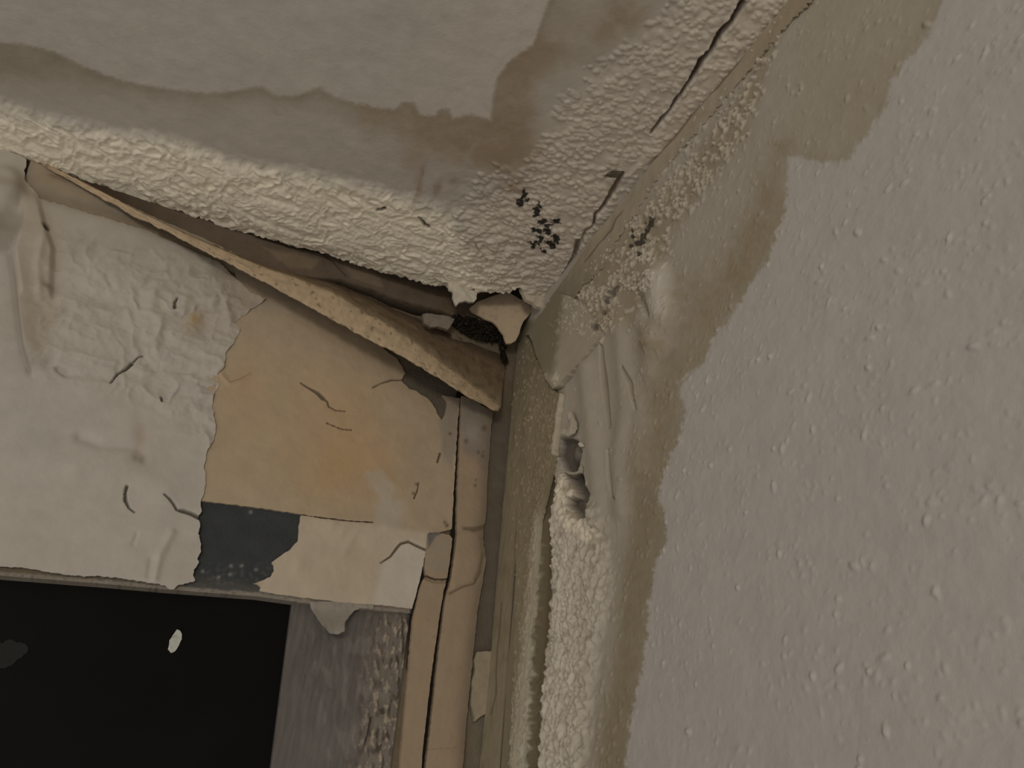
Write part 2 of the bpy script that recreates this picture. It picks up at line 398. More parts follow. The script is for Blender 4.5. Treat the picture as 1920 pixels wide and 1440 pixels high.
def box(name, lo, hi, M, col=None, **kw):
    x0, y0, z0 = lo; x1, y1, z1 = hi
    V = [(x0, y0, z0), (x1, y0, z0), (x1, y1, z0), (x0, y1, z0), (x0, y0, z1), (x1, y0, z1), (x1, y1, z1), (x0, y1, z1)]
    Q = [(0, 3, 2, 1), (4, 5, 6, 7), (0, 1, 5, 4), (1, 2, 6, 5), (2, 3, 7, 6), (3, 0, 4, 7)]
    c = np.tile(np.array(col if col is not None else (.1, .09, .08)), (8, 1))
    o = mesh_obj(name, V, Q, c, M, **kw)
    for p in o.data.polygons: p.use_smooth = False
    return o
box('light_block_1', (-1.7, -1.9, H0+.055), (.1, .2, H0+.10), M_BASE, kind='structure')           # unseen slab added above the plaster to stop world light leaking in

# ================================================================== RIGHT WALL
ST2 = [(1790, -160), (1765, 0), (1745, 60), (1690, 125), (1665, 165), (1668, 190), (1630, 240), (1600, 285), (1575, 305), (1535, 300), (1490, 292), (1474, 300), (1470, 400), (1452, 440), (1446, 470), (1428, 500),
       (1400, 545), (1370, 590), (1330, 640), (1322, 682), (1285, 706), (1272, 725), (1283, 760), (1280, 810), (1262, 850), (1240, 900), (1234, 930), (1247, 965), (1250, 1010), (1228, 1060),
       (1215, 1130), (1212, 1190), (1200, 1260), (1180, 1340), (1172, 1440), (1150, 1600)]
HOLE = [(1052, 820), (1067, 820), (1085, 827), (1092, 847), (1087, 867), (1082, 883), (1093, 890), (1098, 913), (1107, 925), (1111, 938), (1105, 962), (1103, 970), (1092, 976), (1084, 973), (1085, 962),
        (1075, 955), (1067, 943), (1068, 936), (1084, 933), (1084, 927), (1079, 910), (1067, 893), (1057, 875), (1047, 853)]
Z_J = [(1490, -20), (1450, 90), (1400, 250), (1330, 345), (1262, 430), (1235, 520), (1190, 600), (1110, 640), (1040, 610), (1080, 540), (1130, 480), (1200, 400), (1270, 330), (1330, 255), (1400, 160), (1450, 30)]
Z_K = [(1040, 880), (1080, 900), (1118, 950), (1132, 1010), (1140, 1060), (1135, 1130), (1110, 1260), (1088, 1460), (1014, 1460), (1030, 1250), (1042, 1100), (1034, 1000)]
Z_K2 = [(1000, 940), (1016, 1000), (1012, 1100), (1002, 1200), (1010, 1300), (990, 1460), (955, 1460), (965, 1300), (985, 1180), (992, 1060)]
def wall_h(px, py, us, vs):
    U, V = np.meshgrid(us, vs)
    h = .0015*fbm(U*8, V*8, 3)+.00025*fbm(U*140, V*140, 8)
    rng = np.random.default_rng(8)
    L = np.zeros(U.shape)
    # wood chips under the paint
    def dchip(x, y): return .25+.75*ss(-.3, .4, perlin(x/120., y/120., 5))
    cu, cv, qx, qy = scatter(rng, 'x', us, vs, (0, .62, -.55, 0), 8500, lambda x, y: dchip(x, y)*ss(1180, 1420, x+y*.25))
    big = (rng.random(len(cu)) < .13)
    splat(L, us, vs, cu, cv, rng.uniform(.0008, .0015, len(cu))*(1+.35*big), rng.uniform(.00013, .0005, len(cu))*(1+1.5*big), rng.uniform(1, 2.4, len(cu)), rng.uniform(0, 3.1, len(cu)), 2)
    # blistered zones
    cu, cv, qx, qy = scatter(rng, 'x', us, vs, (0, .5, -.2, 0), 9000, lambda x, y: np.maximum(soft(x, y, Z_J, 16)*(.12+.88*(perlin(x/34., y/34., 9) > -.05)), .55*soft(x, y, [(1330, 130), (1400, 70), (1430, 110), (1400, 260), (1330, 345), (1270, 400), (1220, 380), (1280, 270)], 18)*(perlin(x/26., y/26., 19) > -.1)))
    splat(L, us, vs, cu, cv, rng.uniform(.0009, .0030, len(cu)), rng.uniform(.0004, .0026, len(cu)), rng.uniform(1, 1.8, len(cu)), rng.uniform(0, 3.1, len(cu)))
    cu, cv, qx, qy = scatter(rng, 'x', us, vs, (0, .25, -.55, -.1), 16000, lambda x, y: np.maximum(soft(x, y, Z_K, 12)*(.15+.85*ss(960, 1060, y)), .6*soft(x, y, Z_K2, 5)))
    splat(L, us, vs, cu, cv, rng.uniform(.0018, .0058, len(cu)), rng.uniform(.0006, .0024, len(cu)), rng.uniform(1, 1.9, len(cu)), rng.uniform(-.9, .9, len(cu)))
    cu, cv, qx, qy = scatter(rng, 'x', us, vs, (0, .4, -.55, -.02), 5200, lambda x, y: .8*soft(x, y, [(1190, 420), (1290, 420), (1300, 600), (1250, 800), (1220, 1000), (1170, 1200), (1150, 1440), (1090, 1440), (1130, 1100), (1180, 900), (1190, 700), (1170, 560)], 20)*(perlin(x/40., y/40., 12) > .0))
    splat(L, us, vs, cu, cv, rng.uniform(.0010, .0024, len(cu)), rng.uniform(.0002, .0010, len(cu)), rng.uniform(1, 2., len(cu)), rng.uniform(0, 3.1, len(cu)))
    L *= .75+.9*np.clip(fbm(U*330, V*330, 88)+.25, 0, 1)
    h += L; global LUMP_W; LUMP_W = L
    zk = soft(px, py, Z_K, 10, 14, 3, 20); q1 = perlin(U*90, V*70, 34); h += zk*(.003+.0040*(.4-np.abs(perlin(U*75+.9*q1, V*55+1.2*q1, 33)))+.0015*fbm(U*170, V*150, 35))
    # swollen vertical folds of paper beside the hole
    for l, w_, d_ in (([(1150, 560), (1165, 640), (1175, 760), (1160, 860), (1165, 960)], 16, .0035), ([(1100, 690), (1108, 780), (1118, 880), (1125, 980)], 17, .004), ([(1232, 520), (1240, 590), (1228, 640)], 22, .006),
                      ([(1200, 600), (1222, 640), (1215, 700)], 16, .0025), ([(1195, 740), (1200, 800), (1190, 900)], 18, .0018)):
        d = pdist(px, py, l); h += d_*np.exp(-(d/w_)**2)
    for l, w_, d_ in (([(1128, 650), (1134, 720), (1142, 800)], [3, 5, 3], .003), ([(1140, 845), (1144, 890), (1150, 930), (1158, 938)], [2, 4, 3, 1], .003), ([(1172, 690), (1186, 720), (1196, 770)], [2, 3, 1.5], .002),
                      ([(1190, 530), (1205, 560), (1222, 596)], [3, 6, 4], .003), ([(1040, 900), (1030, 960), (1028, 1040), (1024, 1120), (1020, 1200), (1010, 1300), (1004, 1440)], [8, 8, 10, 9, 9, 10, 9], .004)):
        h, _ = groove(h, px, py, l, w_, d_)
    hm = soft(px+1.2*perlin(px/4, py/4, 3), py, HOLE, 1.2); h = h*(1-hm)-.006*hm
    h += hm*(.004*blob(px, py, 1077, 850, 9, 20, .15, 3)+.0008*fbm(U*300, V*300, 3))
    for x, y, rx, ry, d_ in ((1150, 552, 6, 13, .004), (1140, 575, 6, 10, .004), (1116, 613, 7, 8, .004), (1130, 592, 6, 8, .003)):
        h -= d_*blob(px, py, x, y, rx, ry, .3, 4)
    return h
MOULD_W = [(1218, 422, 7, 12, .3), (1210, 440, 6, 12, .5), (1226, 412, 4, 6, 0), (1196, 456, 10, 5, -.5), (1187, 440, 4, 12, 0), (1204, 454, 7, 7, 0), (1200, 476, 6, 5, 0), (1182, 462, 5, 5, 0)]
def wall_c(px, py, h, U, V):
    E = E_R; shp = px.shape
    col = np.broadcast_to(rgb((125, 118, 110), E), shp+(3,)).copy()
    t = tide(px+9*fbm(px/24, py/24, 51)+6*perlin(px/7, py/7, 50), py+7*fbm(px/18, py/18, 52)+5*perlin(px/7, py/7, 54), ST2, [(-2000, 1600), (-2000, -400), (1790, -400)])
    st = ss(-5, 5, t)
    col = mixc(col, st, rgb((117, 109, 97), E))
    wv = .75+.5*fbm(px/50, py/50, 57)
    top = ss(420, 250, py)
    edge = st*np.exp(-np.clip(t-(35*(1-top)+12), 0, None)/(16+26*top))
    col = mixc(col, edge*wv*(.55+.25*(1-top)), rgb((103, 92, 73), E))
    col = mixc(col, soft(px, py, [(1500, -20), (1780, -20), (1680, 130), (1620, 260), (1560, 300), (1480, 285), (1490, 200), (1500, 100)], 14, 10)*.4*st, rgb((113, 104, 86), E))
    for x, y, rx, ry, r, a in ((1415, 450, 60, 40, -.9, .6), (1385, 500, 40, 60, .5, .8), (1465, 275, 22, 16, 0, .8), (1430, 380, 22, 70, .3, .7), (1230, 650, 50, 40, 0, .8), (1290, 560, 60, 70, .5, .7), (1240, 740, 46, 40, 0, .55),
                               (1235, 810, 40, 70, 0, .65), (1190, 860, 30, 40, 0, .5), (1205, 960, 40, 90, 0, .45), (1195, 1080, 26, 110, .1, .6), (1175, 1260, 28, 150, .12, .7), (1150, 1420, 30, 120, .1, .7), (1600, 180, 60, 60, 0, .25)):
        m_ = blob(px+14*fbm(px/26, py/26, 3), py+10*fbm(px/20, py/26, 6), x, y, rx, ry, r, 2)*a*st*(.65+.8*fbm(px/16, py/16, 77)); col = mixc(col, m_, rgb((100, 87, 67), E))
    ol = soft(px, py, [(1195, 880), (1240, 900), (1250, 1010), (1215, 1130), (1200, 1260), (1172, 1460), (1130, 1460), (1160, 1200), (1180, 1050)], 14, 8, 4)*.45*st*(.9+.5*fbm(px/14, py/14, 78))
    col = mixc(col, ol, rgb((92, 82, 63), E))
    # smooth damp paper by the corner
    cs = soft(px, py, [(900, 600), (1000, 600), (1050, 740), (1045, 900), (1030, 1000), (1020, 1200), (1000, 1460), (860, 1460)], 8, 4)
    col = mixc(col, cs, rgb((92, 83, 65), E))
    col = mixc(col, soft(px, py, [(1060, 700), (1120, 620), (1180, 560), (1190, 700), (1170, 1000), (1120, 1000), (1080, 830)], 12)*.6, rgb((117, 108, 95), E))
    col = mixc(col, soft(px, py, Z_J, 14, 10, 3)*.5, rgb((118, 106, 88), E))
    col = mixc(col, soft(px, py, [(1200, 470), (1255, 500), (1255, 590), (1215, 600)], 14, 6)*.8, rgb((137, 129, 117), E))
    zkk = soft(px, py, Z_K, 10, 14, 3, 20); col = mixc(col, zkk*.9, rgb((136, 127, 113), E)); col = mixc(col, zkk*ss(-12, 22, px-(1092-.02*(py-900)))*.6, rgb((116, 107, 93), E))
    col = mixc(col, zkk*ss(.05, .45, fbm(px/14, py/22, 93))*.6, rgb((108, 98, 82), E))
    col = mixc(col, soft(px, py, Z_K2, 5, 5, 7, 15)*.8, rgb((128, 120, 104), E))
    col = mixc(col, soft(px, py, [(1060, 890), (1088, 930), (1068, 945), (1088, 980), (1108, 975), (1130, 1005), (1110, 1020), (1060, 985), (1046, 930)], 4, 3)*.8, rgb((152, 141, 123), E))
    d = pdist(px+4*perlin(px/9, py/9, 3), py, [(1030, 880), (1026, 960), (1026, 1040), (1022, 1120), (1016, 1200), (1006, 1300), (1000, 1440)], [13, 12, 12, 11, 11, 9, 9])
    col = mixc(col, (1-ss(.6, 1.3, d))*.95, rgb((70, 61, 45), E))
    # lumps coloured paler than the hollows between them
    for l, w_ in (([(1128, 650), (1134, 720), (1142, 800)], [3, 6, 4]), ([(1140, 845), (1144, 890), (1150, 930), (1158, 938)], [2, 4, 3, 1]), ([(1172, 690), (1186, 720), (1196, 770)], [2, 3, 1.5]), ([(1190, 530), (1205, 560), (1222, 596)], [3, 6, 4])):
        col = mixc(col, (1-ss(.4, 1.4, pdist(px, py, l, w_)))*.55, rgb((78, 67, 50), E))
    zj = soft(px, py, Z_J, 20); zz = np.maximum(zj, soft(px, py, Z_K, 12)*.6)
    col = mixc(col, np.maximum(zj*.55, soft(px, py, Z_K, 12)*.6)*ss(.0008, .0002, LUMP_W), rgb((94, 82, 64), E))
    col = mixc(col, zz*ss(.0010, .0026, LUMP_W)*.5, rgb((142, 132, 115), E))
    hm = soft(px+1.2*perlin(px/4, py/4, 3), py, HOLE, 1.5)
    hc = rgb((66, 60, 53), E)+np.zeros(shp+(3,)); hc = mixc(hc, blob(px, py, 1088, 893, 11, 12, 0, 3), rgb((30, 29, 26), E)); hc = mixc(hc, blob(px, py, 1078, 872, 7, 14, .3, 3), rgb((44, 42, 37), E))
    hc = mixc(hc, blob(px, py, 1078, 846, 7, 12, 0, 3)*.7, rgb((92, 84, 74), E))
    col = col*(1-hm[..., None])+hc*hm[..., None]
    mm = np.zeros(shp); wx = px+5*perlin(px/6, py/6, 71); wy = py+5*perlin(px/6+3, py/6, 72)
    for x, y, rx, ry, r in MOULD_W: mm = np.maximum(mm, blob(wx, wy, x, y, rx, ry, r, 5))
    col = mixc(col, ss(.35, .75, mm)*.9, rgb((32, 31, 25), E))
    gg = np.zeros(shp)
    for x, y, rx, ry in ((1152, 548, 8, 10), (1144, 568, 7, 14), (1134, 590, 7, 10), (1116, 612, 9, 8), (1160, 540, 6, 6)): gg = np.maximum(gg, blob(wx, wy, x, y, rx, ry, .3, 5))
    col = mixc(col, ss(.35, .7, gg)*.85, rgb((66, 60, 53), E))
    return col
us = graded(-.03, 1.9, -.004, .60, STEP); vs = graded(-1.6, .06, -.55, .02, STEP)
wall_right = sheet('wall_right', 'x', [], STEP, 0, wall_h, wall_c, M_WALL, skirt=.02, uvloops=[[(-.03, -1.6), (1.9, -1.6), (1.9, .05), (-.03, .05)]], lines=(us, vs), kind='structure', label='woodchip papered wall with brown damp tide marks')
box('light_block_2', (.021, -1.9, H0-1.6), (.1, .2, H0+.055), M_BASE, kind='structure')          # unseen backing box added behind the paper against light leaks

# ================================================================== LEFT WALL (bare lintel and masonry)
HEAD = [(-60, 1072), (0, 1079), (100, 1087), (200, 1095), (300, 1104), (400, 1112), (480, 1118), (560, 1129), (640, 1138), (700, 1144), (772, 1150)]
SLATE = [(372, 930), (575, 955), (575, 1060), (560, 1140), (340, 1120), (350, 1060), (365, 1000)]
def base_h(px, py, us, vs):
    U, V = np.meshgrid(us, vs)
    h = .0006*fbm(U*50, V*50, 3)
    sl = soft(px, py, SLATE, 6); h *= 1-.7*sl
    h, _ = groove(h, px, py, [(560, 523), (640, 530), (700, 550), (735, 566), (780, 580), (830, 590), (866, 600)], [3, 5, 6, 7, 8, 6, 3], .02)
    mb = blob(px, py, 880, 618, 60, 24, .25, 4)
    h += mb*(.003+.003*fbm(U*160, V*160, 9))
    return h
def base_c(px, py, h, U, V):
    E = E_L; shp = px.shape
    col = np.broadcast_to(rgb((84, 73, 57), E), shp+(3,)).copy()
    top = soft(px, py, [(60, 290), (500, 400), (900, 520), (960, 600), (900, 640), (500, 520), (60, 320)], 6)
    col = mixc(col, top, rgb((78, 66, 52), E))
    col = mixc(col, ss(400, 150, px)*ss(500, 450, py), rgb((50, 39, 28), E))
    for p, c in (([(490, 462), (560, 478), (600, 488), (585, 505), (540, 500)], (98, 84, 66)), ([(640, 488), (700, 500), (720, 540), (660, 520)], (100, 86, 68)), ([(820, 545), (850, 565), (848, 600), (815, 580)], (84, 68, 50))):
        col = mixc(col, soft(px, py, p, 4, 5)*.7, rgb(c, E))
    col = mixc(col, 1-ss(.5, 1.2, pdist(px, py, [(480, 445), (540, 462), (600, 473), (625, 492), (650, 520)], [2, 1.5, 2, 1.5, 1])), rgb((50, 40, 30), E))
    col = mixc(col, 1-ss(.6, 1.1, pdist(px, py, [(560, 523), (640, 530), (700, 550), (735, 566), (780, 580), (830, 590), (866, 600)], [4, 6, 7, 8, 9, 7, 4])), rgb((22, 17, 12), E))
    sl = soft(px, py, SLATE, 3)
    scol = rgb((46, 47, 45), E)+np.zeros(shp+(3,))
    fl = ss(.1, .45, perlin(px/9, py/9, 5))*ss(1040, 1090, py); scol = mixc(scol, fl*.5, rgb((74, 72, 66), E))
    scol = mixc(scol, ss(1070, 1100, py-.11*(px-370))*.6, rgb((72, 68, 61), E))
    for x, y in ((433, 1061), (453, 1061), (431, 1077), (380, 1071), (480, 1068), (410, 1082), (470, 960)): scol = mixc(scol, blob(px, py, x, y, 3, 3)*.7, rgb((118, 113, 103), E))
    col = col*(1-sl[..., None])+scol*sl[..., None]
    # scuffed grey edge of the lintel
    hd = pdist(px, py, HEAD); lip = 1-ss(5, 9, hd+3*fbm(px/12, py/5, 4))
    col = mixc(col, lip*.85, rgb((112, 103, 89), E))
    col = mixc(col, lip*ss(.05, .5, fbm(px/9, py/3, 8))*.6, rgb((66, 59, 51), E))
    # zone between batten and corner
    col = mixc(col, soft(px, py, [(905, 780), (960, 780), (945, 1100), (930, 1240), (885, 1240), (900, 1100)], 5)*.9, rgb((82, 72, 60), E))
    col = mixc(col, soft(px, py, [(878, 1330), (930, 1300), (925, 1480), (870, 1480)], 5)*.95, rgb((93, 84, 67), E))
    gr = soft(px, py, [(745, 690), (830, 690), (880, 740), (880, 800), (800, 800), (760, 740)], 3); col = mixc(col, gr, rgb((76, 68, 56), E))
    for l, w_ in (([(862, 740), (855, 880), (851, 1000), (840, 1085), (832, 1120), (825, 1170), (818, 1230), (808, 1310), (800, 1380), (792, 1460)], [8]*10), ([(785, 1075), (780, 1150), (770, 1250)], [14, 12, 10])):
        col = mixc(col, 1-ss(.7, 1.2, pdist(px, py, l, w_)), rgb((24, 18, 13), E))
    return col
a = np.array(HEAD, float); hu, hv = hit('y', a[:, 0], a[:, 1])
ju, jv = hit('y', np.array([772., 735.]), np.array([1150., 1440.]))
jx = ju[1]+(ju[1]-ju[0])/(jv[1]-jv[0])*(-1.6-jv[1])
loop = [(-1.7, .055), (.02, .055), (.02, -1.6), (jx, -1.6), (ju[1], jv[1])]+[(hu[i], hv[i]) for i in range(len(hu)-1, -1, -1)]+[(-1.7, hv[0]-.07)]
us = graded(-1.7, .02, -.52, .006, .0011); vs = graded(-1.6, .055, -.5, .05, .0011)
wall_left = sheet('wall_left', 'y', [], .0011, 0, base_h, base_c, M_BASE, skirt=.06, uvloops=[loop], lines=(us, vs), kind='structure', label='bare lintel wall under torn wallpaper')
box('light_block_3', (-1.7, .061, H0-.30), (.1, .12, H0+.055), M_BASE, kind='structure')           # unseen backing box added behind the lintel against light leaks
box('light_block_4', (ju[1]+.02, .061, H0-1.6), (.1, .12, H0-.30), M_BASE, kind='structure')  # unseen backing box added beside the opening, keeps stray light out

# ================================================================== WINDOW in the dark opening
FOFF = -.006
def fr_h(px, py, us, vs):
    U, V = np.meshgrid(us, vs)
    h = .0006*fbm(U*220, V*30, 3)+.0004*fbm(U*60, V*12, 5)
    ch = ss(.2, .4, perlin(px/9, py/22, 7)+.5*perlin(px/4, py/8, 9))*ss(680, 745, px+.14*(py-1200))
    ch2 = ss(.15, .3, perlin(px/13, py/30, 17))*soft(px, py, [(560, 1180), (660, 1180), (660, 1320), (560, 1300)], 20)
    return h+.0008*ch+.0003*ch2
def fr_c(px, py, h, U, V):
    E = (.36, .335, .29); shp = px.shape
    col = np.broadcast_to(rgb((62, 57, 51), E), shp+(3,)).copy()
    col = mixc(col, blob(px, py, 610, 1400, 90, 120, 0)*.4, rgb((72, 68, 62), E))
    z = ss(665, 740, px+.14*(py-1200)); col = mixc(col, z*.7, rgb((82, 73, 62), E))
    ch = ss(.22, .4, perlin(px/9, py/22, 7)+.5*perlin(px/4, py/8, 9))*z; col = mixc(col, ch*.8, rgb((112, 99, 80), E))
    dk = ss(.18, .34, perlin(px/8, py/24, 37))*z; col = mixc(col, dk*.8, rgb((40, 34, 27), E))
    col = mixc(col, ss(.1, .4, perlin(px/16, py/44, 41))*.3*ss(560, 620, px), rgb((86, 81, 72), E))
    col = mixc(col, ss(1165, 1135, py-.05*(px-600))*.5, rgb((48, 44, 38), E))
    col = mixc(col, (1-ss(.5, 1.2, pdist(px, py, [(695, 1345), (690, 1370), (683, 1398)], [1.5, 2, 1.5]))), rgb((25, 22, 18), E))
    return col
fu, fv = hit('y', np.array([547., 508., 790.]), np.array([1135., 1440., 1150.]), FOFF)
sl_ = (fu[1]-fu[0])/(fv[1]-fv[0])
win = empty('window_1', ((fu[0]+fu[1])/2, .03, H0-1.0), 'dark window under the damaged lintel', 'window')
del win['category']; del win['label']; win['kind'] = 'structure'
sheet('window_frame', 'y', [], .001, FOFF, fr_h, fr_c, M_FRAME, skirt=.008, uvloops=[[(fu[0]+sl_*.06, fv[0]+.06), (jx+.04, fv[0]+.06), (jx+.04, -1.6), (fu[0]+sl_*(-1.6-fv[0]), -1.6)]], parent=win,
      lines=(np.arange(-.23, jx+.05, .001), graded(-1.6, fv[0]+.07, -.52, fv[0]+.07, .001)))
sheet('smear', 'y', [[(-20, 1225), (0, 1205), (22, 1200), (45, 1208), (55, 1218), (40, 1232), (24, 1245), (10, 1255), (-20, 1250)]], .0006, -.0118, None, lambda px, py, h, U, V: rgb((27, 27, 23), E_L)+np.zeros(px.shape+(3,)), M_PAPER, skirt=.0006, amp=2.5, seed=44, parent=win)
box('pane', (-1.7, .0125, H0-1.6), (-.05, .0185, H0-.28), M_GLASS, parent=win)

# ================================================================== TORN LAYERS ON THE LEFT WALL
LT = (0, 0, H0)
G_LINE = [(-200, 330), (40, 358), (75, 371), (110, 380), (150, 392), (200, 407), (240, 418), (280, 431), (330, 452), (370, 470), (410, 486), (430, 492)]
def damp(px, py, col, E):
    """soft brown shade under the sagging strip, painted into the sheet colour"""
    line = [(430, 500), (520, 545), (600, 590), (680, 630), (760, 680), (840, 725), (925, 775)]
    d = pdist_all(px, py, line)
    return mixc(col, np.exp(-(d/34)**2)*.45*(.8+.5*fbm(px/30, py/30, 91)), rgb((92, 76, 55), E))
# 1. grey-brown underpaper between the curling strip and the white sheet
def g_h(px, py, us, vs):
    U, V = np.meshgrid(us, vs); return .0005*fbm(U*40, V*60, 3)+.0010*np.exp(-(pdist_all(px, py, G_LINE)/10)**2)
def g_c(px, py, h, U, V):
    E = E_L; col = np.broadcast_to(rgb((113, 103, 87), E), px.shape+(3,)).copy()
    col = mixc(col, soft(px, py, [(60, 290), (120, 330), (200, 380), (140, 372), (60, 340)], 8, 5)*.5, rgb((124, 106, 82), E))
    d = pdist_all(px, py, G_LINE); col = mixc(col, np.exp(-(d/16)**2)*.6, rgb((104, 88, 67), E))
    for x, y, r in ((118, 335, 14), (150, 345, 16), (100, 330, 10)): col = mixc(col, blob(px, py, x, y, r, r*.35, .35)*.7, rgb((84, 68, 48), E))
    return mixc(col, .3*ss(0, .5, fbm(px/40, py/14, 4)), rgb((98, 88, 72), E))
under = sheet('underpaper', 'y', [[(58, 300), (100, 318), (200, 365), (300, 412), (400, 455), (470, 490), (500, 520), (440, 512), (410, 496), (330, 462), (240, 430), (150, 402), (60, 382), (44, 340)]], .001, .0015, g_h, g_c, M_PAPER,
      skirt=.0015, amp=1, seed=4, label='grey-brown backing paper bared in a wedge below the curling strip', cat='wallpaper')

# 2. the orange-stained sheet over the lintel, down to its lower patch
B_OUT = [(444, 530), (440, 500), (482, 508), (560, 545), (640, 600), (700, 640), (745, 672), (760, 700), (752, 712), (757, 719), (766, 728), (780, 733), (791, 741), (803, 748), (810, 756), (817, 767), (819, 774), (829, 788),
         (836, 770), (838, 752), (828, 740), (862, 747), (858, 800), (853, 880), (850, 940), (847, 992), (826, 998), (804, 999), (800, 1026), (796, 1048), (786, 1092), (776, 1130), (773, 1141),
         (720, 1135), (640, 1129), (560, 1119), (520, 1114), (486, 1108), (489, 1101), (484, 1097), (474, 1094), (492, 1089), (506, 1082), (514, 1070), (513, 1060), (509, 1055), (516, 1049), (536, 1036), (545, 1030),
         (552, 1020), (559, 1014), (560, 990), (564, 966), (600, 972), (640, 977), (700, 981), (700, 978.5), (640, 974), (600, 969), (563, 963.5), (500, 954), (440, 946), (376, 939), (364, 932), (370, 870), (388, 812), (384, 745), (408, 684), (426, 630), (452, 588), (470, 560)]
B_CR = [([(565, 718), (580, 727), (597, 737), (606, 746)], [1.2, 1.8, 3.2, 3.6]), ([(606, 746), (614, 752), (617, 762), (630, 769), (648, 771)], [2.5, 1.6, 1.3, 1.1, .8]), ([(613, 793), (640, 804), (660, 806)], [1, 1]),
        ([(714, 1056), (733, 1043), (745, 1027), (752, 1019), (767, 1015), (780, 1022), (802, 1032)], [1, 1.5, 2.2, 2, 2.2, 2.2, 2.4]),
        ([(786, 905), (783, 920), (777, 934)], [1, 1.2]), ([(826, 850), (821, 866)], [2, 1.5]), ([(700, 726), (716, 718), (735, 712), (752, 712)], [1.3, 1, 1.6, 1.4])]
def b_h(px, py, us, vs):
    U, V = np.meshgrid(us, vs); h = .0010*fbm(U*25, V*25, 13)+.0002*fbm(U*160, V*160, 14)
    for x, y in ((624, 985), (642, 1000), (660, 1010), (650, 1030), (560, 1060)): h += .0010*blob(px, py, x, y, 9, 16, .6)
    for l, w_ in B_CR: h, _ = groove(h, px, py, l, w_, .003)
    h += .0010*blob(px, py, 455, 640, 26, 50)+.0012*np.exp(-(pdist(px, py, [(417, 703), (430, 718), (447, 713), (465, 703)])/5)**2)
    return h
def b_c(px, py, h, U, V):
    E = np.array(E_L)*.93; shp = px.shape
    qx = px+26*fbm(px/70, py/70, 81); qy = py+26*fbm(px/70+4, py/70, 82)
    col = np.broadcast_to(rgb((131, 115, 92), E), shp+(3,)).copy()
    col = mixc(col, ss(640, 540, qy)*.8, rgb((129, 116, 97), E))
    for x, y, rx, ry, r, a, c in ((640, 830, 70, 90, .3, .55, (138, 110, 74)), (560, 800, 140, 90, 0, .4, (137, 114, 84)), (600, 720, 130, 50, .2, .3, (140, 117, 86)), (690, 880, 80, 60, 0, .45, (137, 109, 75)), (460, 720, 40, 60, 0, .4, (134, 108, 80)),
                                  (620, 900, 90, 50, 0, .35, (137, 112, 78)), (790, 850, 30, 110, 0, .35, (120, 104, 82)), (430, 830, 40, 100, 0, .3, (134, 113, 86))):
        col = mixc(col, blob(qx, qy, x, y, rx, ry, r)*a, rgb(c, E))
    pale = soft(qx, qy, [(690, 885), (725, 880), (742, 905), (735, 935), (755, 960), (760, 1010), (700, 1000), (705, 930), (688, 910)], 9)
    col = mixc(col, pale*.7, rgb((134, 124, 107), E))
    low = soft(px, py, [(560, 968), (690, 982), (810, 1000), (800, 1150), (480, 1120), (500, 1060)], 8); col = mixc(col, low*.85, rgb((143, 130, 110), E))
    col = mixc(col, soft(px, py, [(715, 1060), (750, 1020), (770, 1015), (800, 1030), (790, 1140), (700, 1140)], 12)*.7, rgb((150, 142, 127), E))
    col = mixc(col, blob(px, py, 660, 1070, 70, 40)*.3+0*px, rgb((134, 117, 94), E))
    col = mixc(col, soft(px, py, [(818, 700), (870, 740), (856, 850), (846, 880), (826, 850), (826, 790)], 7, 5)*.75, rgb((107, 97, 84), E))
    for x, y, r in ((844, 813, 3.2), (832, 762, 3), (834, 979, 3), (838, 985, 4), (781, 908, 3), (775, 925, 3)): col = mixc(col, blob(px, py, x, y, r, r)*.8, rgb((62, 48, 34), E))
    col = damp(px, py, col, E)  # shade below the curling strip, painted in
    for l, w_ in B_CR: col = mixc(col, (1-ss(.5, 1.3, pdist(px, py, l, w_)))*(.9 if w_[0] != 1.3 else .45), rgb((52, 38, 25), E))  # cracks painted dark for the shade in their depth
    col = mixc(col, (1-ss(.5, 1.3, pdist(px, py, [(417, 703), (430, 718), (447, 713), (465, 703)], [1.5, 1.6, 1.4, 1])))*.5, rgb((86, 68, 48), E))
    return col
orange = sheet('wallpaper_sheet', 'y', [B_OUT], .0008, .0026, b_h, b_c, M_PAPER, skirt=.0026, amp=.8, seed=6, label='cream paper sheet with orange damp stain left of the long crack', cat='wallpaper')

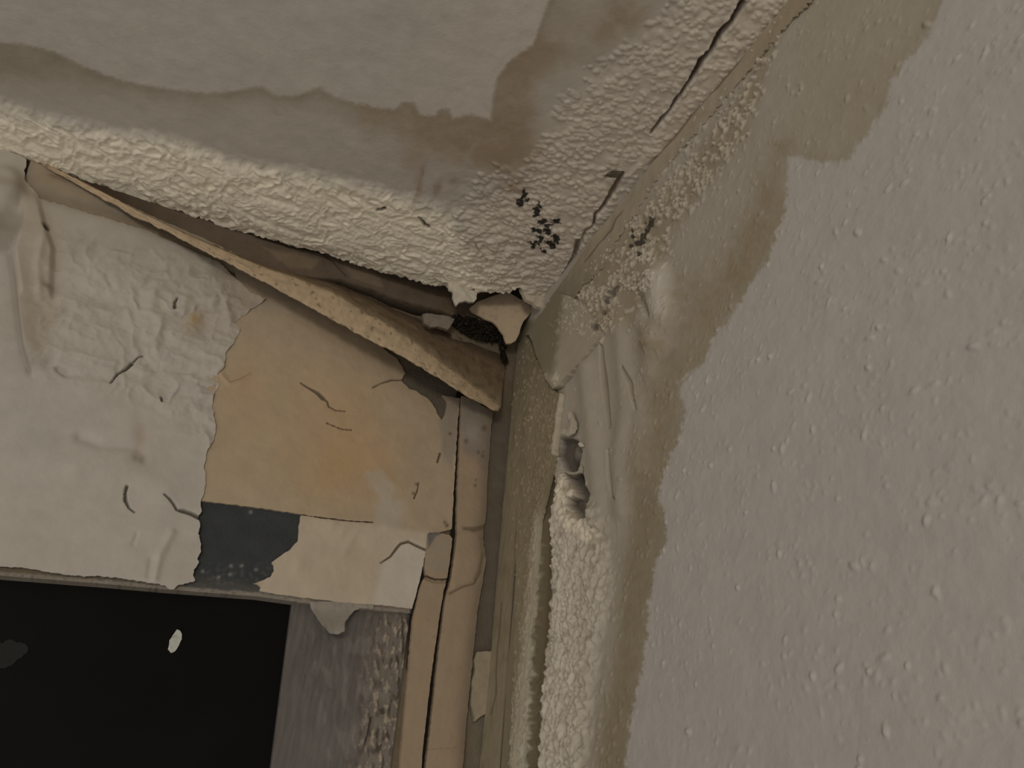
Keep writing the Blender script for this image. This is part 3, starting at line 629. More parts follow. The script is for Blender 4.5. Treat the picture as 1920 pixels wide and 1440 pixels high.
# 3. the white crumpled sheet
A_OUT = [(-260, 150), (-60, 250), (0, 277), (40, 292), (50, 300), (46, 320), (47, 340), (60, 352), (75, 373), (110, 382), (150, 394), (200, 409), (240, 421), (280, 433), (330, 455), (370, 473), (410, 490), (440, 520), (470, 548), (500, 560), (478, 576), (458, 590), (440, 604),
         (452, 616), (440, 640), (424, 660), (420, 690), (408, 700), (410, 722), (398, 745), (400, 770), (405, 806), (398, 830), (388, 846), (383, 872), (386, 894), (384, 920), (376, 940), (378, 958), (372, 966), (376, 980), (372, 1000),
         (377, 1020), (376, 1034), (370, 1048), (374, 1056), (363, 1068), (362, 1080), (366, 1088), (352, 1094), (334, 1096), (326, 1104), (318, 1106), (310, 1098), (290, 1094), (240, 1086), (190, 1080), (150, 1080), (100, 1074), (50, 1064), (0, 1062), (-260, 1030)]
A_CR = [([(207, 718), (220, 702), (237, 692), (247, 682)], [1.2, 2, 2.6, 3.4]), ([(247, 682), (258, 671), (268, 667)], [1.5, 1]), ([(333, 557), (328, 566), (328, 577)], [1, 2.2, 3]), ([(238, 912), (235, 923), (235, 937), (242, 952), (252, 960)], [3, 2.4, 3, 1.6, 1.2]),
        ([(307, 927), (318, 936), (326, 946), (332, 956), (345, 958), (358, 962), (374, 970)], [1.2, 2, 2, 1.8, 3.6, 3.4, 3.6]), ([(405, 720), (398, 728)], [1, 1]), ([(84, 425), (88, 430)], [3, 4]), ([(303, 745), (304, 752)], [2.5, 2])]
def a_h(px, py, us, vs):
    U, V = np.meshgrid(us, vs)
    h = .0016*fbm(U*14, V*14, 23)+.00025*fbm(U*120, V*120, 24)
    rough = soft(px, py, [(110, 440), (420, 500), (500, 560), (440, 700), (400, 850), (330, 800), (230, 740), (60, 700), (60, 560)], 30)
    wv = np.abs(perlin(U*42+1.4*fbm(U*25, V*25, 8), V*42, 26)); h += rough*(.0036*(.35-wv)+.0009*fbm(U*120, V*120, 27))
    # raised fold whose left side drops away
    fold = [(20, 470), (30, 530), (36, 590), (44, 650), (58, 694)]
    d = side(px, py, fold); along = ss(440, 540, py)*ss(712, 680, py)
    h += -.0055*along*ss(14, -16, -d)*0
    left = (1-ss(-3, 9, np.where(px < 400, -d, 50)))      # right of the fold -> 0
    lft = np.exp(-np.clip(d, 0, None)/34)*(d > 0)
    h -= .0032*along*ss(-1, 6, d)*lft
    h += .0060*along*np.exp(-(np.clip(-d, 0, None)/30)**2)*ss(3, -3, d)
    # tall narrow pleat at the top left
    cone = soft(px, py, [(46, 338), (66, 350), (84, 425), (100, 470), (95, 560), (40, 560), (26, 470), (40, 420)], 7); h += .006*cone*ss(340, 420, py)*ss(640, 480, py)
    h += .012*blob(px, py, 10, 352, 34, 34, .1, 4)-.004*blob(px, py, 15, 412, 36, 18)
    for l, w_, a in (([(75, 560), (72, 500), (82, 450)], 8, .002), ([(100, 560), (108, 510), (104, 470)], 8, -.0008), ([(78, 540), (95, 548)], 6, .001),
                     ([(150, 820), (190, 834), (240, 836), (258, 838)], 10, -.0024), ([(258, 856), (266, 850), (270, 862)], 9, -.0022), ([(262, 780), (264, 830)], 13, -.0008),
                     ([(60, 690), (100, 684), (125, 700), (170, 705), (210, 712)], 8, -.0022), ([(110, 690), (122, 698)], 5, -.003), ([(270, 675), (300, 700), (350, 695), (400, 700)], 9, -.0022), ([(300, 690), (335, 694), (352, 697)], 4, -.0015),
                     ([(150, 880), (230, 876), (280, 905), (310, 925)], 26, .0022), ([(290, 1085), (300, 1040), (322, 1000)], 8, .0022), ([(280, 1080), (284, 1050)], 6, -.0014), ([(250, 1020), (257, 1000)], 4, -.001),
                     ([(375, 720), (400, 728)], 5, -.002), ([(378, 740), (404, 742)], 5, .002), ([(290, 540), (282, 585), (300, 600)], 9, .0018), ([(300, 600), (335, 585), (360, 575)], 8, .0018), ([(385, 560), (420, 560), (430, 600)], 9, .0022),
                     ([(300, 620), (290, 660)], 8, .0015), ([(400, 570), (415, 560), (415, 545)], 6, .0016)):
        h += a*np.exp(-(pdist(px, py, l)/w_)**2)
    for l, w_ in A_CR: h, _ = groove(h, px, py, l, w_, .004)
    return np.maximum(h, -.0042)
def a_c(px, py, h, U, V):
    E = E_L; shp = px.shape
    col = np.broadcast_to(rgb((141, 133, 119), E), shp+(3,)).copy()
    col = mixc(col, ss(0, .5, fbm(px/110, py/110, 31))*.5, rgb((136, 127, 112), E))
    col = mixc(col, blob(px, py, 60, 780, 110, 90)*.3, rgb((130, 123, 114), E))
    col = mixc(col, ss(480, 400, py-.3*px)*.55, rgb((128, 119, 103), E))
    col = mixc(col, soft(px, py, [(40, 340), (70, 350), (110, 440), (110, 600), (60, 690), (20, 560), (40, 440)], 12)*.5, rgb((132, 119, 99), E))
    col = mixc(col, ss(380, 470, px)*ss(720, 600, py)*.6, rgb((130, 118, 99), E))
    col = mixc(col, np.exp(-(pdist(px, py, [(18, 480), (27, 530), (33, 590), (41, 650), (55, 692)])/7)**2)*.5, rgb((92, 84, 72), E))  # shadow of the fold painted as a dark line along the crease
    col = mixc(col, np.exp(-(pdist_all(px, py, G_LINE)/9)**2)*.4, rgb((100, 86, 66), E))
    for x, y, rx, ry, a, c in ((366, 599, 12, 12, .8, (132, 104, 66)), (366, 604, 26, 26, .35, (126, 106, 78)), (265, 820, 12, 34, .4, (120, 98, 78)), (262, 858, 14, 9, .4, (92, 84, 70)), (86, 426, 6, 6, .9, (72, 58, 42)),
                               (360, 625, 16, 22, .25, (118, 104, 82)), (395, 620, 20, 40, .2, (118, 104, 82)), (90, 540, 14, 6, .5, (104, 93, 76)), (20, 480, 20, 40, .3, (116, 106, 92))):
        col = mixc(col, blob(px, py, x, y, rx, ry)*a, rgb(c, E))
    col = mixc(col, soft(px, py, [(-40, 395), (10, 392), (42, 398), (40, 430), (20, 470), (-40, 480)], 9, 4)*.55, rgb((100, 91, 77), E))  # shading beneath the bulge, put into the sheet colour
    col = mixc(col, np.exp(-(pdist(px, py, [(300, 440), (370, 471), (425, 494)])/4)**2)*.8, rgb((66, 54, 40), E))
    col = damp(px, py, col, E)  # same painted strip shade on the white sheet
    for l, w_ in A_CR: col = mixc(col, (1-ss(.5, 1.3, pdist(px, py, l, w_)))*.88, rgb((58, 50, 38), E))  # depth shade of the cracks put into the colour
    return col
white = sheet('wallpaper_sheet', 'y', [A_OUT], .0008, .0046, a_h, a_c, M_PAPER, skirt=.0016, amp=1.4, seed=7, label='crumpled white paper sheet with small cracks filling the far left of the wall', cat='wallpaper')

# 4. cream battens beside the opening
def bt_h(px, py, us, vs):
    U, V = np.meshgrid(us, vs); h = .0004*fbm(U*60, V*14, 3)+.0002*fbm(U*200, V*200, 4)
    for l, w_, d_ in (([(872, 990), (890, 992), (918, 986)], 5, -.0015), ([(845, 1112), (868, 1100), (890, 1094), (903, 1070), (908, 1040)], 4, -.0013), ([(800, 1084), (815, 1090), (836, 1090)], 2, -.003)):
        h += d_*np.exp(-(pdist(px, py, l)/w_)**2)
    return h+.0009*soft(px, py, [(850, 1000), (900, 1000), (905, 1040), (890, 1090), (848, 1106)], 5)
def bt_c(px, py, h, U, V):
    E = E_L; shp = px.shape; col = np.broadcast_to(rgb((124, 107, 85), E), shp+(3,)).copy()
    col = mixc(col, ss(0, .5, fbm(px/30, py/70, 31))*.5, rgb((128, 108, 82), E))
    col = mixc(col, soft(px, py, [(860, 740), (930, 760), (925, 900), (905, 880), (895, 860), (870, 850)], 10, 8)*.8, rgb((103, 95, 83), E))
    col = mixc(col, blob(px, py, 885, 812, 16, 16)*.5, rgb((128, 119, 104), E))
    edge = [(925, 770), (918, 850), (914, 900), (912, 960), (905, 1010), (912, 1050), (905, 1090), (895, 1150), (885, 1250), (875, 1350), (868, 1460)]
    col = mixc(col, np.exp(-(pdist_all(px, py, edge)/16)**2)*.75, rgb((90, 77, 61), E))
    for x, y, r in ((874, 827, 4), (908, 803, 5), (897, 848, 3), (906, 847, 2), (905, 855, 3), (892, 900, 2), (891, 910, 3)): col = mixc(col, blob(px, py, x, y, r, r*1.2)*.75, rgb((72, 58, 42), E))
    for l, w_, a in (([(872, 990), (890, 992), (918, 986)], [3, 5, 5], .6), ([(845, 1112), (868, 1100), (890, 1094), (903, 1070)], [2, 2, 1.5, 1], .6), ([(797, 1079), (815, 1086), (836, 1087)], [1.6, 1.3, 1.5], .85),
                     ([(812, 1195), (836, 1180)], [1.2, .8], .3), ([(800, 1405), (860, 1402)], [1, .8], .3)):
        col = mixc(col, (1-ss(.5, 1.4, pdist(px, py, l, w_)))*a, rgb((66, 51, 35), E))
    col = mixc(col, soft(px, py, [(802, 998), (830, 999), (818, 1006), (810, 1018), (803, 1030)], 2)*.9, rgb((78, 76, 70), E))
    return col
sheet('batten', 'y', [[(866, 742), (890, 752), (925, 772), (921, 800), (918, 850), (914, 900), (912, 960), (905, 1010), (912, 1050), (905, 1090), (895, 1150), (885, 1250), (875, 1350), (868, 1440), (862, 1520), (790, 1520), (798, 1440), (806, 1380), (813, 1310), (822, 1230), (830, 1165), (836, 1120),
                       (846, 1085), (852, 1040), (857, 1000), (858, 940), (860, 880), (864, 800)]], .001, .0058, bt_h, bt_c, M_BOARD, skirt=.0057, amp=.7, seed=8, label='wider cream batten between the long crack and the corner', cat='board')
sheet('batten', 'y', [[(798, 1080), (815, 1087), (838, 1086), (832, 1110), (825, 1150), (818, 1200), (808, 1270), (800, 1340), (793, 1400), (786, 1520), (738, 1520), (750, 1440), (758, 1350), (767, 1250), (775, 1160), (782, 1130), (790, 1095)]],
      .001, .0050, bt_h, bt_c, M_BOARD, skirt=.03, amp=.6, seed=9, label='narrow cream batten along the edge of the dark opening', cat='board')
sheet('filler_piece', 'y', [[(803, 1000), (822, 999), (843, 1003), (848, 1010), (845, 1040), (842, 1062), (838, 1084), (815, 1085), (798, 1077), (797, 1060), (800, 1030)]],
      .0008, .0056, bt_h, lambda px, py, h, U, V: mixc(bt_c(px, py, h, U, V), soft(px, py, [(815, 1005), (842, 1006), (842, 1075), (800, 1075), (800, 1040)], 5)*.5, rgb((121, 109, 92), E_L)), M_BOARD, skirt=.0056, amp=.5, seed=10,
      label='short cream filler piece set on top of the narrow batten', cat='board')

# 5. scraps
def flat_c(c, E, dirt=None, s=1, amt=.5):
    def f(px, py, h, U, V):
        col = np.broadcast_to(rgb(c, E), px.shape+(3,)).copy()
        if dirt: col = mixc(col, ss(0, .5, fbm(px/12, py/12, s))*amt, rgb(dirt, E))
        return col
    return f
def flat_h(a, f, s):
    def g(px, py, us, vs):
        U, V = np.meshgrid(us, vs); return a*fbm(U*f, V*f, s)
    return g
SHARD = [(951, 546), (962, 553), (995, 572), (999, 582), (991, 592), (983, 600), (977, 612), (973, 626), (967, 639), (958, 644), (950, 644), (944, 627), (934, 613), (927, 605), (916, 600), (907, 596), (896, 590), (885, 584), (881, 577), (895, 566), (924, 555)]
def shard_bend(X, px, py):
    k = (.003+.036*ss(881, 990, px))[..., None]; return X+(CP-X)*k
sheet('board_shard', 'y', [SHARD], .0006, .004, flat_h(.0006, 60, 3), flat_c((140, 122, 97), E_L, (124, 107, 84), 5), M_BOARD, skirt=.0026, amp=.5, seed=12, bend=shard_bend,
      label='kite-shaped cream board shard wedged in the very corner', cat='board')
FLAP = [(812, 520), (832, 528), (840, 530), (842, 542), (850, 546), (849, 556), (852, 562), (854, 570), (857, 573), (861, 567), (870, 565), (875, 563), (881, 566), (889, 566), (894, 560), (894, 550), (890, 542), (887, 534), (900, 528), (880, 505), (840, 500)]
fo = float(hit('z', np.array(870.), np.array(538.))[1])
sheet('plaster_flap', 'y', [FLAP], .0006, fo+.0035, flat_h(.0016, 90, 5), flat_c((153, 144, 126), E_L, (140, 130, 110), 7), M_CEIL, skirt=.003, amp=1, seed=13,
      label='white ragged tongue of plaster hanging from the ceiling edge', cat='plaster')
CHUNK = [(974, 534), (984, 526), (1000, 518), (1024, 520), (1044, 536), (1038, 556), (1028, 572), (1020, 582), (1008, 576), (996, 568), (984, 560), (977, 548)]
co = float(hit('z', np.array(1000.), np.array(572.))[1])
def chunk_h(px, py, us, vs):
    U, V = np.meshgrid(us, vs); h = .003*soft(px, py, CHUNK, 8)+.0014*fbm(U*120, V*120, 5)
    return h-.003*blob(px, py, 1006, 533, 10, 4, .3, 4)
def chunk_c(px, py, h, U, V):
    return mixc(flat_c((142, 130, 110), E_L, (122, 110, 90), 3)(px, py, h, U, V), blob(px, py, 1007, 533, 10, 4, .3, 4)*.8, rgb((88, 78, 60), E_L))
sheet('plaster_chunk', 'y', [CHUNK], .0006, co+.002, chunk_h, chunk_c, M_CEIL, skirt=.005, bend=lambda X, px, py: X+(CP-X)*.026, amp=1, seed=14, label='loose lumpy plaster chunk just right of the cream corner shard', cat='plaster')
sheet('paint_scrap', 'y', [[(895, 1222), (928, 1221), (927, 1243), (929, 1280), (925, 1317), (917, 1335), (905, 1341), (898, 1346), (890, 1354), (890, 1344), (884, 1322), (886, 1280), (892, 1253), (890, 1237)]],
      .0007, .0075, flat_h(.0008, 50, 6), flat_c((121, 109, 88), E_L, (112, 99, 78), 5), M_PAPER, skirt=.007, amp=.7, seed=15, label='loose paint scrap standing off beside the battens, low in the corner', cat='paint scrap')
def hang_bend(X, px, py):
    k = ss(1138, 1196, py)[..., None]; return X+np.array([0, -.010, 0])*k+np.array([0, -.004, 0])*np.abs(px-622)[..., None]/40*k
sheet('paint_flake', 'y', [[(580, 1128), (586, 1146), (592, 1160), (600, 1176), (613, 1192), (628, 1194), (640, 1189), (642, 1172), (653, 1157), (663, 1147), (674, 1140), (700, 1142), (700, 1134), (640, 1128)]],
      .0007, .0015, flat_h(.0008, 40, 6), flat_c((118, 110, 97), E_L, (100, 91, 77), 5), M_PAPER, skirt=.0012, amp=.9, seed=16, bend=hang_bend, label='curled paint flake hanging from the lintel over the grey frame', cat='paint flake')
sheet('paint_chip', 'y', [[(332, 1180), (337, 1183), (341, 1190), (341, 1198), (336, 1209), (332, 1216), (328, 1222), (321, 1224), (315, 1217), (317, 1207), (318, 1200), (323, 1192), (326, 1188)]],
      .0005, -.0108, flat_h(.0008, 90, 6), flat_c((150, 148, 134), E_L, (118, 114, 98), 5, .8), M_PAPER, skirt=.002, amp=.6, seed=17, label='tiny white paint chip stuck on the black window pane', cat='paint chip')

# 6. right wall scraps
TRI = [(985, 628), (992, 628), (998, 640), (1003, 656), (1007, 668), (1014, 682), (1020, 694), (1027, 708), (1033, 720), (1040, 730), (1048, 726), (1058, 715), (1068, 704), (1078, 693), (1090, 678), (1108, 654), (1129, 627), (1124, 612), (1110, 596), (1096, 570), (1070, 556), (1044, 548), (1020, 580), (1004, 600)]
def tri_h(px, py, us, vs):
    U, V = np.meshgrid(us, vs); h = .0008*fbm(U*30, V*30, 5)+.0025*ss(600, 720, py)
    L = np.zeros(h.shape); r = np.random.default_rng(3); o, u, v, nn = PL['x']
    cu, cv, qx, qy = scatter(r, 'x', us, vs, (us[0], us[-1], vs[0], vs[-1]), 1500, lambda x, y: np.maximum(np.maximum(soft(x, y, Z_J, 10)*(.4), blob(x, y, 1052, 624, 9, 26, .1)*.7), np.maximum(blob(x, y, 1045, 708, 16, 12)*.6, blob(x, y, 1105, 600, 20, 18)*.4)))
    splat(L, us, vs, cu, cv, r.uniform(.001, .0026, len(cu)), r.uniform(.0005, .0022, len(cu)), r.uniform(1, 1.6, len(cu)), r.uniform(0, 3, len(cu)))
    h += L
    for x, y in ((1116, 613), (1122, 620)): h -= .003*blob(px, py, x, y, 7, 6, 0, 4)
    return h
def tri_c(px, py, h, U, V):
    E = E_R; col = np.broadcast_to(rgb((116, 107, 93), E), px.shape+(3,)).copy()
    m_ = 1-ss(-8, 8, px-1052+.10*(py-600)+6*fbm(px/15, py/15, 4)); col = mixc(col, m_, rgb((90, 82, 66), E))
    col = mixc(col, blob(px, py, 1044, 712, 16, 12)*.7, rgb((128, 119, 101), E))
    return mixc(col, blob(px+3*perlin(px/5, py/5, 3), py, 1116, 613, 9, 7, 0, 4)*.85, rgb((52, 47, 38), E))
sheet('paper_flap', 'x', [TRI], .0007, .004, tri_h, tri_c, M_PAPER, skirt=.0035, amp=.6, seed=18, label='pointed torn paper flap folded down from the ceiling joint, beside the shard', cat='wallpaper')
# damp paper band running down the corner
BAND = [(975, 640), (985, 632), (990, 634), (1000, 660), (1018, 696), (1036, 728), (1042, 736), (1054, 738), (1053, 752), (1048, 776), (1047, 800), (1044, 822), (1042, 848), (1036, 880), (1026, 920), (1012, 980), (1008, 1040), (1002, 1100), (994, 1180), (984, 1260), (975, 1340), (966, 1440), (958, 1560)]
bu, bv = hit('x', *np.array(rough_loop(BAND, 1.2, 5, 19)[:-60], float).T, .0035)
def band_h(px, py, us, vs):
    U, V = np.meshgrid(us, vs); h = .0012*fbm(U*20, V*10, 5)+.0005*fbm(U*120, V*80, 6)
    L = np.zeros(h.shape); r = np.random.default_rng(4)
    cu, cv, qx, qy = scatter(r, 'x', us, vs, (0, .12, -.55, -.02), 9000, lambda x, y: np.maximum(np.maximum(blob(x, 0*y, 1035-.02*(y-740), 0, 17, 1)*ss(720, 760, y)*ss(1020, 900, y)*.5, .12*ss(950, 1000, x)), ss(-26, -8, x-(1020-.10*(y-950)))*ss(900, 960, y)*.7))
    splat(L, us, vs, cu, cv, r.uniform(.001, .0026, len(cu)), r.uniform(.0003, .0018, len(cu)), r.uniform(1, 1.9, len(cu)), r.uniform(1.2, 1.9, len(cu)))
    er = np.interp(py, [740, 800, 850, 880, 920, 980, 1040, 1100, 1180, 1260, 1340, 1440], [1054, 1047, 1042, 1036, 1026, 1012, 1008, 1002, 994, 984, 975, 966])
    h += L*ss(-1, -9, px-er)
    lip = [(1054, 738), (1048, 776), (1046, 800), (1043, 822), (1040, 850)]; h += .0022*np.exp(-(pdist(px, py, lip)/5)**2)
    return h
def band_c(px, py, h, U, V):
    E = E_R; col = np.broadcast_to(rgb((94, 84, 66), E), px.shape+(3,)).copy()
    col = mixc(col, ss(760, 640, py)*.6, rgb((82, 74, 60), E))
    col = mixc(col, ss(1050, 1250, py)*.4, rgb((102, 93, 75), E))
    col = mixc(col, ss(0, .5, fbm(px/16, py/50, 31))*.5, rgb((84, 73, 55), E))
    col = mixc(col, (1-ss(2, 6, pdist(px, py, [(1054, 738), (1048, 776), (1046, 800), (1043, 822), (1040, 850)])))*.8, rgb((138, 128, 110), E))
    col = mixc(col, ss(-24, -6, px-(1020-.10*(py-950)))*ss(930, 1000, py)*.7, rgb((128, 119, 101), E))
    col = mixc(col, ss(.0012, .0024, h)*.45, rgb((126, 116, 97), E))
    for l in ([(948, 700), (944, 760), (942, 830), (937, 900), (936, 980), (932, 1060), (926, 1110)], [(941, 1130), (936, 1180), (931, 1230), (930, 1300), (920, 1340)]):
        col = mixc(col, (1-ss(.6, 1.5, pdist(px, py, l, [1.6]*3)))*.5, rgb((55, 45, 33), E))
    return col
kk = [(u, v) for u, v in zip(bu, bv) if v > -.60]
sheet('paper_band', 'x', [], .0008, .0035, band_h, band_c, M_PAPER, skirt=.003, uvloops=[[(.0065, kk[0][1])]+kk[1:]+[(kk[-1][0], -1.3), (.0065, -1.3)]], label='olive damp paper band running straight down the room corner', cat='wallpaper',
      lines=(np.arange(-.002, .16, .0008), graded(-1.3, .01, -.56, .01, .0008)))
# smooth brown tape of paper along the ceiling joint of the right wall
JT = [(1030, 560), (1060, 520), (1110, 448), (1170, 378), (1228, 302), (1300, 216), (1390, 112), (1475, 8), (1560, -95), (1590, -70), (1500, 22), (1446, 80), (1380, 160), (1325, 224), (1276, 280), (1240, 322), (1206, 376), (1180, 415), (1155, 450), (1130, 500), (1085, 545), (1050, 590), (1020, 610), (1008, 600)]
def jt_h(px, py, us, vs):
    U, V = np.meshgrid(us, vs); return .0006*fbm(U*60, V*60, 5)+.0004*perlin(U*90, V*90, 9)+.0012*ss(-.014, -.002, V)
def jt_c(px, py, h, U, V):
    E = E_R; col = np.broadcast_to(rgb((113, 102, 86), E), px.shape+(3,)).copy()
    col = mixc(col, ss(440, 580, py), rgb((89, 82, 67), E))
    col = mixc(col, ss(200, 60, py)*.5, rgb((104, 90, 70), E))
    col = mixc(col, ss(.1, .5, fbm(px/40, py/40, 3))*.4, rgb((100, 88, 70), E))
    col = mixc(col, (1-ss(.4, 1.3, pdist(px, py, [(1228, 300), (1262, 262), (1300, 215), (1325, 180), (1345, 165), (1385, 118), (1428, 55)], [1.5, 3, 3, 6, 3, 2, 2])))*.7, rgb((66, 53, 39), E))
    return mixc(col, (1-ss(.4, 1.3, pdist(px, py, [(1168, 395), (1155, 410), (1148, 430), (1125, 455), (1105, 480), (1096, 492)], [1, 2, 2.4, 1.5, 2, 1])))*.6, rgb((60, 50, 38), E))
sheet('joint_tape', 'x', [JT], .0008, .0013, jt_h, jt_c, M_PAPER, skirt=.0013, amp=3.5, seed=21, skip={0, 1, 2, 3, 4, 5, 6, 7}, label='smooth brown paper tape covering the joint of right wall and ceiling', cat='wallpaper')
# little curled shreds beside the hole
def shred(px_poly, off, c, label, seed, bend=None, pl='x'):
    return sheet('paper_shred', pl, [px_poly], .0005, off, flat_h(.0010, 120, seed), flat_c(c, E_R if pl == 'x' else E_L, None), M_PAPER, skirt=.0018, amp=.6, seed=seed, bend=bend, label=label, cat='paper shred')
shred([(1063, 772), (1070, 772), (1078, 790), (1079, 802), (1074, 812), (1066, 818), (1058, 816), (1050, 812), (1054, 804), (1064, 806), (1070, 798), (1066, 784)], .005, (126, 117, 102), 'small curled shred above the hole in the right wall', 22)
shred([(1058, 882), (1070, 885), (1083, 884), (1088, 872), (1091, 878), (1088, 886), (1078, 890), (1066, 889)], .003, (112, 105, 92), 'thin grey shred bridging the hole in the right wall', 23)
shred([(1084, 832), (1090, 829), (1093, 836), (1088, 838)], .004, (140, 131, 115), 'speck of white paper on the upper rim of the hole', 24)
shred([(1137, 327), (1166, 324), (1157, 333), (1144, 334)], .004, (70, 62, 46), 'dark triangular paper tip at the top of the ceiling crack', 25, pl='z')

# 7. black mould crumbs and the pale chip on the strip
def crumbs(name, px_c, n, rx, ry, rot, off, r0, r1, label, pl='y', seed=1):
    r = np.random.default_rng(seed); V = []; T = []
    t_ = (1+5**.5)/2
    iv = np.array([(-1, t_, 0), (1, t_, 0), (-1, -t_, 0), (1, -t_, 0), (0, -1, t_), (0, 1, t_), (0, -1, -t_), (0, 1, -t_), (t_, 0, -1), (t_, 0, 1), (-t_, 0, -1), (-t_, 0, 1)])/math.hypot(1, t_)
    it = [(0, 11, 5), (0, 5, 1), (0, 1, 7), (0, 7, 10), (0, 10, 11), (1, 5, 9), (5, 11, 4), (11, 10, 2), (10, 7, 6), (7, 1, 8), (3, 9, 4), (3, 4, 2), (3, 2, 6), (3, 6, 8), (3, 8, 9), (4, 9, 5), (2, 4, 11), (6, 2, 10), (8, 6, 7), (9, 8, 1)]
    for k in range(n):
        a = r.uniform(0, 6.28); q = math.sqrt(r.random()); x = q*math.cos(a)*rx; y = q*math.sin(a)*ry
        X = px_c[0]+x*math.cos(rot)-y*math.sin(rot); Y = px_c[1]+x*math.sin(rot)+y*math.cos(rot)
        p = pt(pl, np.array(X), np.array(Y), off+r.uniform(-.002, .003)); s = r.uniform(r0, r1)
        b = len(V); V += list(p+iv*s*r.uniform(.6, 1.2, (12, 1))*r.uniform(.7, 1.2, 3)); T += [(i+b, j+b, l+b) for i, j, l in it]
    return mesh_obj(name, V, [], None, M_MOULD, T=T, label=label, cat='mould', kind='stuff')
crumbs('black_mould', (893, 617), 420, 52, 17, .38, .006, .001, .003, 'black crumbly mould packed behind the curling strip, left of the corner shard', seed=5)
crumbs('black_mould', (944, 660), 70, 7, 26, -.15, .006, .0008, .0022, 'dark mould crumbs below the tip of the corner shard', seed=6)

# 8. the big curling strip
UP = [(62, 298), (75, 300), (130, 328), (200, 363), (270, 400), (350, 438), (420, 468), (500, 497), (560, 514), (620, 528), (690, 556), (740, 580), (800, 604), (850, 628), (905, 652), (950, 668)]
MI = [(62, 298), (75, 301), (130, 329), (200, 364), (270, 401), (350, 439), (420, 469), (500, 503), (560, 523), (620, 545), (690, 588), (740, 615), (790, 650), (835, 684), (885, 720), (940, 762)]
LO = [(62, 300), (75, 304), (130, 337), (200, 376), (270, 412), (350, 452), (420, 488), (500, 530), (560, 562), (620, 596), (690, 634), (740, 660), (800, 694), (850, 725), (895, 752), (934, 770)]
NS = 420
tt = np.linspace(0, 1, NS)
up, mi, lo = lerp_line(UP, tt), lerp_line(MI, tt), lerp_line(LO, tt)
tear = np.array([2.2*float(perlin(np.array(t*46.), np.array(.3), 3))+1.4*float(perlin(np.array(t*120.), np.array(.7), 4)) for t in tt])
lo[:, 1] += tear*ss(.03, .2, tt)+3.0*np.maximum(0, np.sin(tt*37))**6*ss(.9, .3, tt)
mi[:, 1] += np.array([2.6*float(perlin(np.array(t*34.), np.array(.9), 6))+1.5*float(perlin(np.array(t*90.), np.array(.9), 7)) for t in tt])*ss(.3, .7, tt)
bulge = np.sin(np.clip(tt, 0, 1)*math.pi)**.8
dpt = .004+.030*ss(0, .55, tt)*ss(1.12, .80, tt)+.012*ss(.5, .9, tt)              # distance of the lip from the wall
root = empty('curling_strip', tuple(pt('y', np.array(500.), np.array(510.), .0)), 'long strip of paper peeling off below the ceiling, curling outward to the corner', 'wallpaper')
bpy.context.view_layer.update()
def ribbon(name, rows, M, label=None, col=None, rigid=True):
    """rows: list of (px line, depth array)"""
    P = np.zeros((len(rows), NS, 3))
    for k, (l, d) in enumerate(rows):
        o, u, v, n = PL['y']; dd = np.stack([l[:, 0]-960, 720-l[:, 1], np.full(NS, -F)], -1)@RW.T
        t = (d-(CP-o)@n)/(dd@n); P[k] = CP+dd*t[:, None]
    nr = len(rows); Q = [(k*NS+i, (k+1)*NS+i, (k+1)*NS+i+1, k*NS+i+1) for k in range(nr-1) for i in range(NS-1)]
    V = P.reshape(-1, 3)
    if col is None: C_ = None
    else: C_ = np.array(col).reshape(-1, 3)
    o = mesh_obj(name, V, Q, C_, M, parent=root, label=label)
    md = o.modifiers.new('Solidify', 'SOLIDIFY'); md.thickness = .0012; md.offset = -1
    return o
def rowsof(a, b, da, db, ks, f):
    out = []
    for k in ks:
        l = a*(1-k)+b*k; out.append((l, da*(1-k)+db*k+f(k)))
    return out
face_rows = []; fc = []
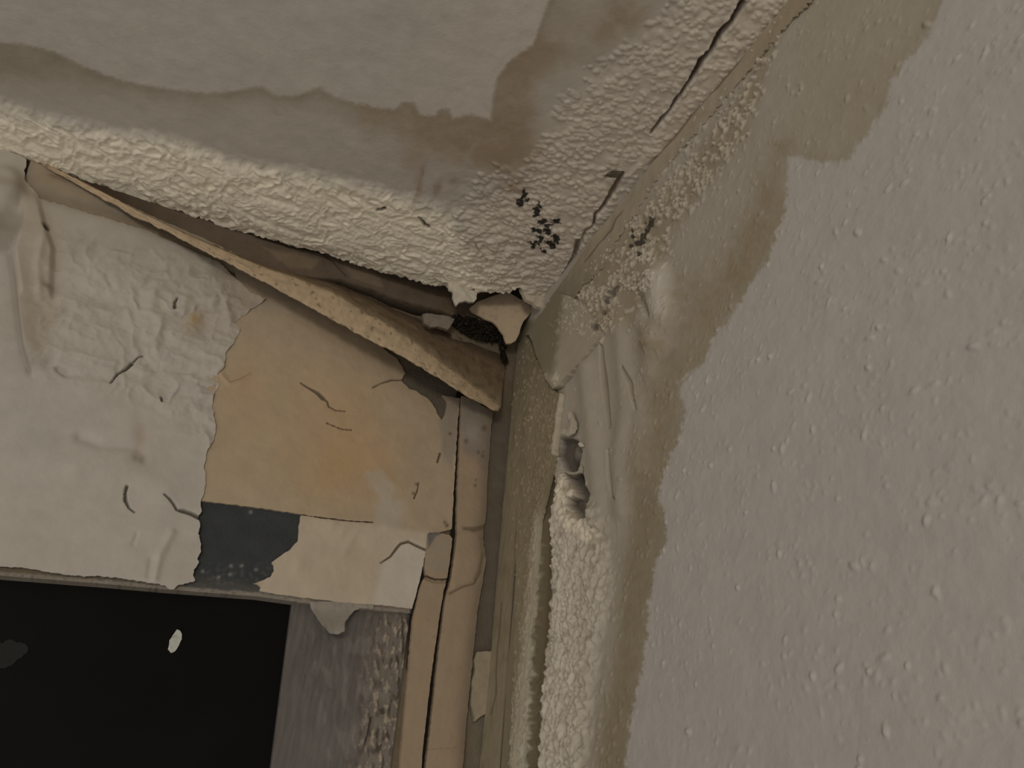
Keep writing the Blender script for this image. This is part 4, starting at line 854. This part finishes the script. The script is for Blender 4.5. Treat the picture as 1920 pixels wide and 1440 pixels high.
for k in np.linspace(0, 1, 26):
    l = up*(1-k)+mi*k
    nz = .0016*perlin(tt*30, np.full(NS, k*5.), 4)+.0007*perlin(tt*90, np.full(NS, k*16.), 5)
    d = np.maximum(.001, .0015*(1-k)+dpt*(k**1.6)+nz*ss(.3, .6, tt)-.006*math.sin(math.pi*k)*ss(.5, .9, tt))
    face_rows.append((l, np.maximum(d, .0007)))
    c = np.broadcast_to(rgb((92, 76, 56), E_L), (NS, 3)).copy()
    c = mixc(c, np.full(NS, ss(.55, 1., k))*.75+.25*fbm(tt*60, np.full(NS, k*6), 3), rgb((122, 106, 83), E_L))
    c = mixc(c, ss(.1, .5, perlin(tt*55, np.full(NS, k*7.), 9))*.6*(1-.4*k), rgb((66, 52, 36), E_L))
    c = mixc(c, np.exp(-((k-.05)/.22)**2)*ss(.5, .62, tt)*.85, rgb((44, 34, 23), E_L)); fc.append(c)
ribbon('stained_face', face_rows, M_BASE, 'brown stained paper face of the strip', fc)
lip_rows = []; lc = []
dm = face_rows[-1][1]
for k in np.linspace(0, 1, 16):
    l = mi*(1-k)+lo*k
    d = dm+.006*math.sin(math.pi*.5*k)*ss(.1, .5, tt)+.0006*perlin(tt*110, np.full(NS, k*6.), 14)
    lip_rows.append((l, d))
    c = np.broadcast_to(rgb((144, 124, 97), E_L), (NS, 3)).copy()
    c = mixc(c, ss(-.1, .6, perlin(tt*40, np.full(NS, k*3.), 19))*.6, rgb((124, 107, 84), E_L))
    c = mixc(c, ss(.50, .58, perlin(tt*90, np.full(NS, k*7.), 29))*.6, rgb((70, 54, 37), E_L))
    c = mixc(c, np.exp(-(k/.12)**2)*.3+0*tt, rgb((90, 74, 52), E_L)); lc.append(c)
hang = lip_rows[-1][1]
for j, (dy, dd) in enumerate(((2.0, -.002), (2.5, -.006), (0.5, -.012), (-3, -.020))):        # the edge rolls under, back to the wall
    l = lo.copy(); l[:, 1] += dy*ss(0, .4, tt); lip_rows.append((l, np.maximum(hang+dd*ss(.0, .5, tt), .002))); lc.append(lc[-1]*.92 if j == 0 else lc[-1])
ribbon('torn_edge', lip_rows, M_PAPER, 'pale torn lower lip of the strip', lc)
sheet('paper_chip', 'y', [[(792, 589), (800, 587), (820, 590), (840, 592), (852, 598), (848, 606), (840, 618), (834, 616), (820, 612), (808, 613), (796, 606)]], .0006, .020, flat_h(.0008, 90, 6), flat_c((100, 91, 77), E_L, (82, 72, 58), 5), M_PAPER,
      skirt=.004, amp=.6, seed=27, label='grey paper chip lying on the brown face of the curling strip', cat='paper scrap')
